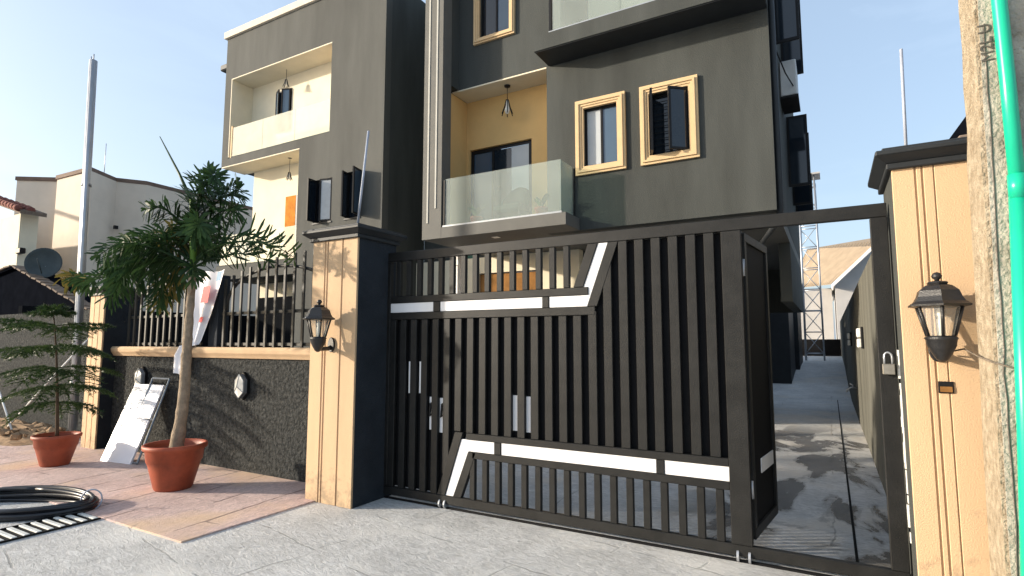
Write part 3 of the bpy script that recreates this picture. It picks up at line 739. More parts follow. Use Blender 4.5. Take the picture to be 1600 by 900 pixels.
# ---- left wing
YL = 9.1
obj('wing_front_wall', holed_wall(-14.4, -8.47, 0, 10.1, YL, 9.3, [(-14.13, -10.2, 6.60, 8.875), (-14.4, -11.24, 3.62, 6.39), (-14.4, -11.24, 0, 3.25), (-10.66, -10.05, 4.43, 5.47), (-9.60, -9.13, 4.43, 5.51)]), 'wing', H)
hb('roof_coping', 'coping_cream', -14.47, -8.40, 9.03, 9.33, 10.1, 10.29, None, .006)
hb('wing_side_wall', 'charcoal', -8.67, -8.472, 9.302, 10.6, 0, 10.09); hb('wing_left_wall', 'charcoal', -14.39, -14.2, 9.302, 16, 6.4, 10.09)
hb('wing_roof', 'charcoal', -14.39, -8.48, 9.31, 16, 9.85, 10.08)
hb('gutter', 'charcoal_trim', -14.78, -14.42, 9.15, 15.5, 9.28, 9.46, None, .03)
# upper recess
b = bmesh.new()
hb('wing_recess_wall', 'cream', -14.12, -10.19, 9.75, 9.85, 6.60, 8.87); hb('wing_recess_side', 'cream', -14.128, -14.10, 9.101, 9.749, 6.63, 8.844)
hb('wing_recess_ceiling', 'cream', -14.128, -10.202, 9.101, 9.749, 8.846, 8.873); hb('wing_recess_end', 'cream', -10.198, -10.1, 9.302, 9.748, 6.6, 8.87)
hb('wing_floor', 'charcoal', -14.19, -8.68, 9.302, 15.9, 6.40, 6.59)
hb('balcony_door', 'orange_door', -10.50, -10.22, 9.70, 9.748, 6.6, 8.3)
wu = hb('window', 'black', -13.04, -12.42, 9.735, 9.749, 7.3, 8.49)
hb('pane', 'blue_glass', -12.99, -12.76, 9.725, 9.733, 7.35, 8.44, wu); hb('pane', 'dark_glass', -12.70, -12.47, 9.725, 9.733, 7.35, 8.44, wu)
sash(wu, -13.02, 7.32, 8.47, .26, 9.72, R(24), 'blue_glass', 1); sash(wu, -12.44, 7.32, 8.47, .26, 9.72, R(20), 'blue_glass', -1)
wb = hb('wing_balcony_ledge', 'charcoal', -14.0, -10.21, 9.10, 9.3, 6.601, 6.625)
for a, c in ((-13.98, -12.73), (-12.72, -11.47), (-11.46, -10.22)): hb('glass_panel', 'balcony_glass_cream', a, c, 9.12, 9.132, 6.625, 7.45, wb)
hb('baluster', 'surround', -14.05, -14.0, 9.11, 9.15, 6.6, 7.5, wb)
# lower recess
hb('wing_recess_wall', 'cream', -13.95, -11.0, 9.80, 9.9, 3.62, 6.385); hb('wing_recess_ceiling', 'cream', -14.38, -11.242, 9.101, 9.798, 6.362, 6.388)
hb('wing_recess_end', 'cream', -11.238, -11.1, 9.302, 9.798, 3.62, 6.385)
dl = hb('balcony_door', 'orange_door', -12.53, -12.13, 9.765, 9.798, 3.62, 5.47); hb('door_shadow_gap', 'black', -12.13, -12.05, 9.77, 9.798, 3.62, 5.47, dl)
wl = hb('wing_lower_ledge', 'charcoal', -14.38, -11.25, 9.10, 9.3, 3.621, 3.645)
for a, c in ((-14.3, -12.80), (-12.79, -11.26)): hb('glass_panel', 'balcony_glass_cream', a, c, 9.12, 9.132, 3.645, 4.45, wl)
# ground floor of the wing
hb('wing_ground_wall', 'cream', -14.3, -11.0, 10.3, 10.45, 2.85, 3.25); hb('garage_door', 'garage', -14.3, -11.0, 10.3, 10.4, 0, 2.85)
hb('wing_ground_ceiling', 'charcoal', -14.38, -11.0, 9.302, 10.5, 3.255, 3.6)
# two small casement windows, sashes open
window(-10.66, -10.05, 4.43, 5.47, YL, 0, .1, [(0, 1, 'dark_glass')], [(-10.60, .30, R(84), 'dark_glass', 1), (-10.07, .33, R(16), 'alu', -1)])
window(-9.60, -9.13, 4.43, 5.51, YL, 0, .1, [(0, 1, 'dark_glass')], [(-9.57, .24, R(75), 'dark_glass', 1), (-9.14, .36, R(105), 'blue_glass', -1)])

# pendants
def pendant(x, y, zt, drop, size, label):
    t = thing('pendant_lamp', (x, y, zt), label, 'lamp', 'pendant lamps in the balconies')
    obj('ceiling_rose', lathe([(.055, zt - .03), (.06, zt - .005), (.05, zt)], 16, x, y), 'black', t)
    obj('cord', mtube([(x, y, zt - .02), (x, y, zt - drop)], .006, 6), 'black', t)
    z = zt - drop
    for k in range(6):
        a = 2 * pi * k / 6
        obj('cage_bar', mtube([(x + .02 * cos(a), y + .02 * sin(a), z + .02), (x + size * .55 * cos(a), y + size * .55 * sin(a), z - size * 1.2), (x + size * cos(a), y + size * sin(a), z - size * 2.4)], .009, 5), 'black', t)
    obj('bulb', lathe([(.02, z + .01), (.03, z - size * .9), (size * .45, z - size * 1.6), (size * .3, z - size * 2.1), (.01, z - size * 2.25)], 12, x, y), 'bulb', t)
pendant(-5.10, 8.80, 6.44, .30, .115, 'black cage pendant lamp in the ochre balcony recess')
pendant(-12.29, 9.45, 8.877, .33, .08, 'small cage pendant lamp in the upper cream balcony')
pendant(-12.02, 9.45, 6.391, .42, .08, 'small cage pendant lamp in the lower cream balcony')

# balcony furniture
ch = thing('balcony_chair', (-4.75, 8.45, 3.66), 'dark wicker tub chair behind the balcony glass', 'chair')
b = bmesh.new(); n = 18
ring = [(-4.75 + .30 * cos(pi * k / n), 8.42 + .27 * sin(pi * k / n)) for k in range(n + 1)]
for r_ in (1.0, .85):
    pass
prev = None
for k, (x, y) in enumerate(ring):
    hgt = 4.02 + .36 * sin(pi * k / n)
    xi, yi = -4.75 + (x + 4.75) * .84, 8.42 + (y - 8.42) * .84
    cur = [b.verts.new(p) for p in ((x, y, 3.86), (x, y, hgt), (xi, yi, hgt), (xi, yi, 3.86))]
    if prev:
        for q in range(4): b.faces.new((prev[q], prev[(q + 1) % 4], cur[(q + 1) % 4], cur[q]))
    else: b.faces.new(cur)
    prev = cur
b.faces.new(prev[::-1]); obj('backrest', mesh(b), 'wicker', ch)
obj('seat', box(-5.03, -4.47, 8.16, 8.62, 3.84, 3.98, .04), 'wicker', ch)
for x, y in ((-4.99, 8.20), (-4.51, 8.20), (-4.99, 8.58), (-4.51, 8.58)): obj('leg', mtube([(x, y, 3.66), (x, y, 3.86)], .018, 6), 'black', ch)

def shrub(x, y, z, hgt, spread, n, label, seed):
    rnd = random.Random(seed)
    t = thing('potted_shrub', (x, y, z), label, 'plant', 'small plants on the first-floor balcony')
    obj('pot', lathe([(.075, z), (.105, z + .15), (.118, z + .155), (.118, z + .18), (.10, z + .18), (.09, z + .15)], 16, x, y), 'terracotta', t)
    for k in range(n):
        a = rnd.uniform(0, 2 * pi); L_ = hgt * rnd.uniform(.6, 1); s = spread * rnd.uniform(.4, 1)
        b = bmesh.new(); prev = None
        for i in range(5):
            f = i / 4; c = Vector((x + cos(a) * s * f ** 1.3, y + sin(a) * s * f ** 1.3 * .6, z + .15 + L_ * (f - .35 * f * f))); wv = Vector((-sin(a), cos(a), 0)) * .035 * (sin(pi * min(1, f * .9 + .1)))
            cur = (b.verts.new(c - wv), b.verts.new(c + wv))
            if prev: b.faces.new((prev[0], prev[1], cur[1], cur[0]))
            prev = cur
        obj('leaf', mesh(b), 'leaf_small', t)
shrub(-5.45, 8.3, 3.66, .40, .34, 16, 'leafy plant in a small brown pot at the left of the balcony', 1)
shrub(-4.12, 8.25, 3.66, .42, .26, 14, 'leafy plant in an orange pot at the right of the balcony', 2)

# ---------------------------------------------------------------- right side: boundary wall, far things
RW = thing('boundary_wall', (.5, 15, 0), 'olive grey side wall running back along the driveway', 'wall')
obj('wall_body', box(.43, .62, 4.86, 31, -.05, 2.55), mat('olive_render', (.125, .122, .102), .9, .3, 3, .3, 60, streak=True), RW)
for yy, lab in ((9.85, 'small white light on the side wall nearest the gate'), (15.2, 'small white light farther along the side wall')):
    t = thing('wall_light', (.42, yy, 1.65), lab, 'light', 'lights on the driveway wall')
    obj('back_plate', box(.40, .429, yy - .14, yy + .14, 1.50, 1.82, .005), 'black', t)
    for za, zb in ((1.515, 1.645), (1.665, 1.80)): obj('diffuser', box(.345, .401, yy - .115, yy + .115, za, zb, .012), 'bulb', t)
t = thing('wall_tap', (.40, 13.6, .62), 'small chrome tap low on the driveway wall', 'tap')
obj('spout', mtube([(.43, 13.6, .66), (.32, 13.6, .66), (.26, 13.6, .62), (.25, 13.6, .56)], .018, 8), 'galv', t)
obj('handle', mtube([(.36, 13.6, .66), (.36, 13.6, .72), (.30, 13.6, .735)], .012, 6), 'galv', t)
tag(obj('end_wall', box(-6, .42, 30.4, 30.6, .5, 1.72), 'gate_sheet'), 'low dark wall closing the far end of the driveway', 'wall')
# far house with tan roof
FH = thing('far_house', (2, 38, 0), 'pale house with tan sheet roof beyond the driveway', 'house')
obj('wall', prism([(.36, 0), (7, 0), (7, 6.4), (2.1, 6.35), (.36, 4.55)], 1, 34.0, 46), 'far_wall', FH)
b = bmesh.new()
r0 = [Vector(p) for p in ((-1.6, 33.9, 4.62), (.42, 33.6, 4.62), (2.5, 33.6, 6.75), (9, 33.6, 6.9))]
rf = obj('roof', prism([(.25, 4.45), (2.1, 6.28), (2.1, 6.48), (.18, 4.58)], 1, 33.4, 46), 'white', FH)
bm = bmesh.new()
vs = [bm.verts.new(p) for p in ((-2.2, 40, 5.0), (.15, 33.9, 4.62), (2.15, 34.2, 6.55), (2.6, 40, 7.9), (-1.0, 42, 7.8))]
bm.faces.new(vs)
for k in range(26):
    f = k / 25
    tube(bm, [Vector((-2.2, 40, 5.0)).lerp(Vector((.15, 33.9, 4.62)), f) + Vector((0, 0, .03)), Vector((-1.0, 42, 7.8)).lerp(Vector((2.3, 35.0, 6.9)), f) + Vector((0, 0, .03))], .03, 4)
obj('roof_slope', mesh(bm), 'tan_roof', FH)
obj('wall_annex', box(-1.6, .2, 36, 40, 0, 4.6), 'far_wall', FH)
# lattice mast
LT = thing('lattice_mast', (-.5, 27.4, .8), 'grey steel lattice mast beyond the end of the driveway', 'mast')
mx = [(-.95, 27.2), (-.25, 27.2), (-.25, 27.9), (-.95, 27.9)]
for x, y in mx: obj('leg', mtube([(x, y, .8), (x + .12 * (-.6 - x), y, 8.9)], .035, 6), 'galv', LT)
zz = [1.1 + .92 * k for k in range(9)]
for i, z in enumerate(zz):
    for k in range(4):
        (xa, ya), (xb, yb) = mx[k], mx[(k + 1) % 4]
        obj('strut', mtube([(xa, ya, z), (xb, yb, z)], .022, 5), 'galv', LT)
        if i < 8: obj('brace', mtube([(xa, ya, z), (xb, yb, zz[i + 1])] if (i + k) % 2 else [(xb, yb, z), (xa, ya, zz[i + 1])], .018, 5), 'galv', LT)
obj('platform', box(-1.15, -.05, 27.0, 28.1, 8.85, 8.92), 'far_wall', LT)
# dark roof over the right pillar
NR = thing('neighbour_roof', (3, 9, 3.5), 'dark gable roof with tiled edge peeping over the right pillar', 'roof')
obj('gable', prism([(1.46, 4.22), (5.2, 4.22), (3.4, 7.0)], 1, 9.0, 14), 'neighbour_dark', NR)
for k in range(9): obj('roof_tile', box(1.55 + .33 * k, 1.85 + .33 * k, 8.86, 9.2, 4.12 + .012 * (k % 3), 4.24 + .012 * (k % 3), .02), 'roof_tile_dark', NR)
obj('house_wall', box(1.7, 5, 9.1, 13.9, 0, 4.2), 'far_wall', NR)

# ---------------------------------------------------------------- left neighbours
NW = tag(obj('boundary_wall', box(-40, -9.99, 4.86, 5.05, -.05, 2.16), 'stucco'), 'weathered rough grey wall behind the small potted pine', 'wall')
tag(obj('boundary_wall', box(-14.78, -14.6, 5.06, 16, -.05, 2.35), 'garage'), 'dark side wall glimpsed through the left railing', 'wall')
def block(name, pts, top, label, base=0):
    cx = sum(p[0] for p in pts) / len(pts); cy = sum(p[1] for p in pts) / len(pts)
    t = thing(name, (cx, cy, 0), label, 'building', 'beige buildings on the left')
    obj('wall', prism(pts, 2, base, top), 'beige', t)
    c = Vector((cx, cy)); cp = [tuple(c + (Vector(p) - c) * 1.015) for p in pts]
    obj('coping', prism(cp, 2, top + .002, top + .14), 'beige_trim', t)
    return t
A = [(-25.1, 8.24), (-23.76, 9.17), (-23.8, 10.0), (-23.9, 16), (-27.5, 16)]
tA = block('beige_building', A, 7.36, 'lower beige building with flat brown coping at the left edge')
B = [(-21.49, 8.99), (-22.15, 10.09), (-21.64, 10.85), (-21.69, 11.8), (-21.9, 17), (-30, 17), (-23.6, 10.02)]
B = [(-21.49, 8.99), (-22.15, 10.09), (-21.64, 10.85), (-21.69, 11.8), (-21.9, 17), (-23.70, 17), (-23.70, 8.9)]
tB = block('beige_building', B, 7.36, 'taller-looking beige building with angled corners behind the palm')
obj('vent', box(-22.0, -21.9, 10.0, 10.12, 5.6, 5.72), 'black', tB)
obj('antenna', mtube([(-22.0, 9.6, 7.4), (-22.0, 9.6, 8.6)], .012, 5), 'galv', tB)
RH = thing('red_roof_house', (-22, 7.4, 0), 'house with red tiled eave at the far left edge', 'house')
obj('wall', box(-28, -21.3, 7.15, 7.6, 0, 5.5), 'cream', RH)
obj('eave', prism([(-28, 7.35), (-20.75, 5.40), (-20.75, 5.52), (-28, 7.5)], 1, 6.95, 7.6), 'roof_tile_dark', RH)
for r_ in range(2):
    for k in range(14):
        x = -20.85 - .22 * k; z = 5.53 + .22 * .27 * k
        obj('roof_tile', mtube([(x + .10, 6.92 + .3 * r_, z + .015 + .02 * (k % 2)), (x - .10, 6.92 + .3 * r_, z + .065)], .10, 8), 'roof_tile_red', RH)
obj('lamp_bracket', box(-21.32, -21.0, 7.1, 7.25, 4.25, 4.42, .02), 'black', RH)
DS = thing('dark_shed', (-18, 6.8, 0), 'low black gabled shed with tile edges behind the rough wall', 'shed')
obj('gable_wall', prism([(-20.6, 0), (-14.3, 0), (-14.3, 2.2), (-18.65, 3.50), (-20.6, 3.28)], 1, 6.3, 6.5), 'neighbour_dark', DS)
obj('roof_slope', prism([(-14.0, 2.14), (-18.65, 3.54), (-18.65, 3.58), (-14.0, 2.2)], 1, 6.2, 6.88), 'neighbour_dark', DS)
obj('roof_slope', prism([(-18.66, 3.54), (-20.6, 3.32), (-20.6, 3.38), (-18.66, 3.60)], 1, 6.2, 6.88), 'neighbour_dark', DS)
for k in range(15):
    f = (k + .5) / 15
    x = -18.6 + 4.5 * f; z = 3.585 - 1.37 * f
    b = box(-.13, .13, 0, .3, -.02, .025, .01, give=True); bmesh.ops.rotate(b, verts=b.verts, cent=(0, 0, 0), matrix=Matrix.Rotation(R(17 + random.uniform(-6, 6)), 3, 'Y'))
    obj('edge_tile', mesh(b), 'roof_tile_dark', DS, (x, 6.14, z))
for k in range(5):
    f = (k + .5) / 5
    b = box(-.2, .2, 0, .3, -.02, .025, .01, give=True); bmesh.ops.rotate(b, verts=b.verts, cent=(0, 0, 0), matrix=Matrix.Rotation(R(-6 + random.uniform(-5, 5)), 3, 'Y'))
    obj('edge_tile', mesh(b), 'roof_tile_dark', DS, (-18.75 - 1.8 * f, 6.14, 3.60 - .2 * f))
# satellite dish
SD = thing('satellite_dish', (-17.6, 6.4, 3.2), 'dark round satellite dish on the shed roof', 'satellite dish')
d = Vector((.75, -.62, .12)).normalized(); q = d.to_track_quat('Z', 'Y').to_matrix().to_4x4(); q.translation = (-17.55, 6.45, 3.62)
b = lathe([(.02, -.12), (.2, -.09), (.36, -.02), (.40, .03), (.40, .042), (.35, 0), (.2, -.06), (.02, -.085)], 28, give=True); b.transform(q); obj('dish', mesh(b, smooth=True), 'dish', SD)
obj('mount', mtube([(-17.6, 6.5, 3.1), (-17.62, 6.52, 3.55)], .03, 8), 'galv', SD)
obj('feed_arm', mtube([(-17.5, 6.40, 3.35), tuple(Vector((-17.55, 6.45, 3.62)) + d * .42)], .014, 6), 'dish', SD)
# steel pole
GPo = thing('steel_pole', (-11.02, 4.62, 0), 'tall galvanised steel pole behind the small potted pine', 'pole')
obj('main_tube', mtube([(-11.02, 4.62, 0), (-11.26, 4.62, 6.62)], .062, 14), 'galv', GPo)
obj('side_tube', mtube([(-10.93, 4.58, 0), (-11.18, 4.58, 6.60)], .034, 10), 'galv', GPo)
for x, y in ((-11.30, 4.60), (-11.22, 4.60), (-11.16, 4.58)): obj('prong', mtube([(x, y, 6.58), (x, y, 6.70)], .010, 6), 'galv', GPo)
for z in (.9, 2.6, 4.3): obj('clamp', mtube([(-11.02 - .036 * z, 4.62, z), (-11.02 - .036 * z, 4.62, z + .05)], .075, 14), 'board_edge', GPo)
for k, (a, c, lab) in enumerate((((-13.2, 4.2, 1.12), (-11.75, 4.1, .06), 'white stick leaning down to the right by the rough wall'), ((-12.2, 4.12, .10), (-10.05, 4.55, 1.93), 'long white stick crossing behind the small potted pine'))):
    tag(obj('stick', mtube([a, tuple((Vector(a) + Vector(c)) / 2 + Vector((0, 0, .02))), c], .016, 6), 'tube_white'), lab, 'stick', 'white sticks by the wall')

# ---------------------------------------------------------------- pots and plants
def pot(x, y, z, r, h, label):
    t = thing('plant_pot', (x, y, z), label, 'pot', 'terracotta pots on the pink pavement')
    obj('shell', lathe([(r * .56, z), (r * .60, z + .02), (r * .80, z + h * .55), (r * .84, z + h * .62), (r * .86, z + h * .63), (r * .90, z + h * .86), (r * .99, z + h * .90), (r * 1.0, z + h * .98), (r * .97, z + h), (r * .90, z + h), (r * .86, z + h * .9), (r * .84, z + h * .82)], 40, x, y), 'terracotta', t)
    b = lathe([(.02, z + h * .84), (r * .5, z + h * .86), (r * .86, z + h * .84), (r * .8, z + h * .7)], 30, x, y, give=True)
    for v in b.verts: v.co.z += random.gauss(0, .008)
    obj('soil', mesh(b), 'soil', t)
    return t
ZP = .014
pot(-6.30, 3.62, ZP, .315, .48, 'large terracotta pot holding the palm')
pot(-8.80, 3.52, ZP, .265, .39, 'smaller terracotta pot holding the young pine')

def bez(P, n):
    out = []
    m = len(P)
    for i in range(n + 1):
        t_ = i / n * (m - 1); k = min(int(t_), m - 2); f = t_ - k
        p0, p1, p2, p3 = (Vector(P[max(k - 1, 0)]), Vector(P[k]), Vector(P[k + 1]), Vector(P[min(k + 2, m - 1)]))
        out.append(.5 * ((2 * p1) + (p2 - p0) * f + (2 * p0 - 5 * p1 + 4 * p2 - p3) * f * f + (3 * p1 - p0 - 3 * p2 + p3) * f ** 3))
    return out

PT = thing('palm_tree', (-6.30, 3.62, ZP), 'potted foxtail palm with bushy fronds in front of the railing', 'palm')
tp = bez([(-6.28, 3.62, .44), (-6.20, 3.62, .95), (-6.17, 3.61, 1.45), (-6.14, 3.60, 1.9), (-6.12, 3.6, 2.35)], 40)
b = tube(bmesh.new(), tp, [.064 - .0068 * i / 10 + .012 * max(0, 1 - i / 6) + .004 * (i % 4 == 0) + random.gauss(0, .0015) for i in range(41)], 14)
obj('trunk', mesh(b, smooth=True), 'trunk', PT)
obj('crownshaft', mtube(bez([(-6.12, 3.6, 2.33), (-6.13, 3.6, 2.6), (-6.17, 3.6, 2.95), (-6.2, 3.6, 3.2)], 14), [.030 + .008 * sin(pi * i / 16) for i in range(15)], 12), 'crownshaft', PT)
obj('spear_leaf', mtube([(-6.19, 3.6, 3.15), (-6.5, 3.6, 3.55), (-6.96, 3.6, 4.08)], [.022, .014, .005], 8), 'palm', PT)
def frond(P, n, ln, m, droop=.25, wd=.016, start=.18, seed=0, flat=.0):
    rnd = random.Random(seed); pts = bez(P, 40); b = bmesh.new()
    tube(b, pts, [.016 * (1 - .85 * i / 40) for i in range(41)], 6)
    for k in range(n):
        f = start + (1 - start) * (k + rnd.random()) / n
        i = min(int(f * 40), 39); p = pts[i].lerp(pts[i + 1], f * 40 - i); d = (pts[i + 1] - pts[i]).normalized()
        a = rnd.uniform(0, 2 * pi)
        if rnd.random() < flat: a = rnd.choice((0, pi)) + rnd.gauss(0, .35)
        up = Vector((0, 0, 1)); s = d.cross(up)
        s = s.normalized() if s.length > .05 else Vector((1, 0, 0)); v2 = s.cross(d)
        o = s * cos(a) + v2 * sin(a)
        L_ = ln * (1 - .50 * max(0, f - .45) / .55) * rnd.uniform(.75, 1.12) * min(1, .55 + (f - start) * 2.5)
        dirn = (o * .92 + d * rnd.uniform(.15, .55)).normalized()
        wv = dirn.cross(d).normalized().lerp(dirn.cross(up).normalized() if dirn.cross(up).length > .1 else d, rnd.random() * .5).normalized()
        tip = dirn
        prev = None
        for j, (t_, ww) in enumerate(((0, .3), (.4, .8), (.8, 1.1), (1, .35))):
            c = p + dirn * L_ * t_ - up * droop * L_ * t_ * t_
            cur = (b.verts.new(c - wv * wd * ww), b.verts.new(c + wv * wd * ww))
            if prev: b.faces.new((prev[0], prev[1], cur[1], cur[0]))
            prev = cur
    me = bpy.data.meshes.new('frond'); b.to_mesh(me); b.free()
    return obj('frond', me, m, PT)
FR = [  # rachis points, leaflets, leaflet length, material, droop
    ([(-6.15, 3.6, 2.72), (-6.10, 3.58, 3.02), (-5.97, 3.55, 3.28), (-5.76, 3.5, 3.42)], 260, .30, 'palm', .05),
    ([(-6.15, 3.6, 2.70), (-6.02, 3.66, 3.00), (-5.86, 3.72, 3.20), (-5.62, 3.78, 3.26)], 200, .28, 'palm', .15),
    ([(-6.15, 3.6, 2.78), (-6.02, 3.56, 3.08), (-5.82, 3.5, 3.28), (-5.55, 3.45, 3.36)], 220, .27, 'palm', .1),
    ([(-6.15, 3.6, 2.80), (-6.12, 3.7, 3.10), (-6.02, 3.8, 3.30), (-5.85, 3.9, 3.42)], 200, .27, 'palm', .1),
    ([(-6.14, 3.6, 2.60), (-5.95, 3.5, 2.80), (-5.74, 3.4, 2.86), (-5.55, 3.3, 2.78)], 140, .24, 'palm', .3),
    ([(-6.14, 3.6, 2.62), (-5.98, 3.62, 2.86), (-5.76, 3.66, 3.02), (-5.52, 3.7, 3.02)], 190, .26, 'palm', .25),
    ([(-6.16, 3.6, 2.68), (-6.28, 3.5, 2.95), (-6.40, 3.38, 3.08), (-6.48, 3.25, 3.05)], 150, .24, 'palm', .2),
    ([(-6.16, 3.6, 2.6), (-6.3, 3.66, 2.86), (-6.46, 3.72, 2.95), (-6.62, 3.78, 2.86)], 150, .26, 'palm', .3),
    ([(-6.14, 3.6, 2.5), (-6.45, 3.55, 2.76), (-6.88, 3.5, 2.80), (-7.28, 3.45, 2.56), (-7.48, 3.42, 2.28)], 300, .32, 'palm', .45),
    ([(-6.14, 3.6, 2.48), (-6.42, 3.42, 2.70), (-6.78, 3.28, 2.70), (-7.05, 3.18, 2.45)], 220, .30, 'palm', .45),
    ([(-6.13, 3.6, 2.45), (-6.7, 3.6, 2.58), (-7.5, 3.56, 2.46), (-8.2, 3.52, 2.40), (-8.75, 3.5, 2.47)], 300, .26, 'palm', .4),
    ([(-6.13, 3.6, 2.42), (-6.5, 3.45, 2.54), (-6.9, 3.32, 2.40), (-7.1, 3.25, 2.10)], 230, .30, 'palm', .5),
    ([(-6.13, 3.6, 2.40), (-6.45, 3.62, 2.48), (-6.75, 3.64, 2.34), (-6.92, 3.66, 2.05)], 170, .28, 'palm', .5),
    ([(-6.12, 3.6, 2.45), (-5.85, 3.62, 2.60), (-5.42, 3.66, 2.66), (-4.98, 3.72, 2.60), (-4.66, 3.78, 2.44)], 130, .27, 'palm', -.25),
    ([(-6.12, 3.6, 2.42), (-5.90, 3.70, 2.52), (-5.55, 3.80, 2.56), (-5.20, 3.88, 2.46)], 90, .25, 'palm', -.1),
    ([(-6.12, 3.6, 2.5), (-5.95, 3.75, 2.70), (-5.74, 3.92, 2.80), (-5.55, 4.05, 2.72)], 120, .24, 'palm', .2),
    ([(-6.12, 3.6, 2.38), (-5.98, 3.52, 2.42), (-5.86, 3.45, 2.36), (-5.76, 3.4, 2.24)], 80, .18, 'palm', .4),
    ([(-6.15, 3.6, 2.55), (-6.45, 3.9, 2.82), (-6.75, 4.15, 2.88), (-7.0, 4.3, 2.74)], 200, .28, 'palm', .3),
    ([(-6.14, 3.6, 2.44), (-6.36, 3.3, 2.62), (-6.52, 3.05, 2.64), (-6.64, 2.88, 2.48)], 160, .26, 'palm', .4),
    ([(-6.13, 3.6, 2.4), (-6.55, 3.7, 2.46), (-6.95, 3.8, 2.32), (-7.2, 3.85, 2.06)], 120, .26, 'palm_old', .5),
    ([(-6.13, 3.6, 2.52), (-6.5, 3.62, 2.82), (-6.8, 3.66, 2.90), (-7.02, 3.7, 2.80)], 110, .24, 'palm_old', .3),
    ([(-8.3, 3.51, 2.41), (-8.55, 3.5, 2.45), (-8.80, 3.5, 2.47), (-8.98, 3.5, 2.45)], 60, .20, 'palm_old', .4),
]
for k_, (P_, n_l, l_l, m_l, d_l) in enumerate(FR): frond(P_, int(n_l * .60), l_l, m_l, d_l, .0125, .15, k_ + 1)
for z, s in ((2.32, -1), (2.10, 1)): obj('leaf_scar', mtube([(-6.12, 3.58, z), (-6.12 + s * .09, 3.55, z + .12)], [.016, .009], 6), 'trunk', PT)

PN = thing('young_pine', (-8.80, 3.52, ZP), 'young potted pine with flat whorled branches near the rough wall', 'tree')
st = bez([(-8.80, 3.52, .38), (-8.88, 3.52, .9), (-9.0, 3.52, 1.45), (-9.18, 3.52, 2.02)], 20)
obj('trunk', mtube(st, [.024 - .0009 * i for i in range(21)], 8), 'woody', PN)
def pine_branch(p, az, L_, rise, droop, seed, dense=1.0):
    rnd = random.Random(seed); b = bmesh.new()
    pts = [p + Vector((cos(az) * L_ * f, sin(az) * L_ * f, L_ * (rise * f - droop * f * f))) for f in [i / 10 for i in range(11)]]
    tube(b, pts, [.008 * (1 - .8 * i / 10) for i in range(11)], 5)
    def needles(q, m_):
        for i in range(len(q) - 1):
            d = (q[i + 1] - q[i]).normalized()
            for k in range(m_):
                c = q[i].lerp(q[i + 1], rnd.random()); o = Vector((rnd.gauss(0, 1), rnd.gauss(0, 1), rnd.gauss(.25, .8))); o = (o - d * o.dot(d)).normalized()
                e = c + (o * .8 + d * .6) * rnd.uniform(.028, .055); wv = d.cross(o) * .0055
                b.faces.new((b.verts.new(c - wv), b.verts.new(c + wv), b.verts.new(e)))
    needles(pts[1:], int(12 * dense))
    nt_ = int(5 + L_ * 6)
    for k in range(nt_):
        f = .2 + .75 * k / nt_; i = int(f * 10)
        for s in (-1, 1):
            a2 = az + s * R(rnd.uniform(48, 68)); l2 = L_ * .5 * (1.1 - f) * rnd.uniform(.7, 1.2) + .07
            q = [pts[i] + Vector((cos(a2) * l2 * g, sin(a2) * l2 * g, (-.35 * g * g + .1 * g) * l2)) for g in (0, .25, .5, .75, 1)]
            tube(b, q, .0035, 4, False); needles(q, int(8 * dense * (.6 + l2 * 2)))
    me = bpy.data.meshes.new('branch'); b.to_mesh(me); b.free()
    obj('branch', me, 'needle', PN)
sd_ = 0
for (f, nb, L_, rise, dr_) in ((.30, 3, .56, .0, .40), (.44, 4, .72, .06, .38), (.57, 5, .84, .10, .36), (.72, 6, .86, .12, .30), (.86, 6, .86, .16, .22), (.965, 5, .30, .30, .2), (1.0, 3, .12, .8, .2)):
    p = st[min(int(f * 20), 20)]
    for k in range(nb):
        sd_ += 1
        pine_branch(p + Vector((0, 0, random.uniform(-.04, .04) if f < .93 else 0)), 2 * pi * k / nb + f * 9 + random.uniform(-.25, .25), L_ * random.uniform(.7, 1.1), rise + random.uniform(-.1, .1), dr_ + random.uniform(-.08, .12), sd_)

# ---------------------------------------------------------------- leaning boards
def leaning(name, c0_, c1_, top_dy, hgt, thick, m, label, frame=False):
    a = Vector(c0_); e = Vector(c1_); u_ = (e - a); t0 = Vector((u_.y, -u_.x, 0)).normalized() * -1
    if t0.y < 0: t0 = -t0
    upv = (t0 * top_dy + Vector((0, 0, hgt))); n_ = u_.cross(upv).normalized()
    b = bmesh.new()
    if not frame:
        A_ = [a, e, e + upv, a + upv]
        V0 = [b.verts.new(p) for p in A_]; V1 = [b.verts.new(p - n_ * thick) for p in A_]
        b.faces.new(V0); b.faces.new(V1[::-1])
        for k in range(4): b.faces.new((V0[k], V1[k], V1[(k + 1) % 4], V0[(k + 1) % 4]))
    else:
        for p, q_ in ((a, a + upv), (e, e + upv), (a + upv, e + upv), (a, e), (a + upv * .5, e + upv * .5)): tube(b, [p, q_], thick, 6)
    return tag(obj(name, mesh(b), m), label, 'board' if not frame else 'frame')
leaning('white_board', (-8.58, 3.94, .016), (-7.98, 4.01, .016), .40, .99, .025, 'board_white', 'white board leaning against the rough stucco wall beside the palm')
leaning('metal_frame', (-8.28, 4.04, .03), (-7.90, 4.06, .03), .36, 1.06, .014, 'board_edge', 'grey metal frame leaning behind the white board', True)

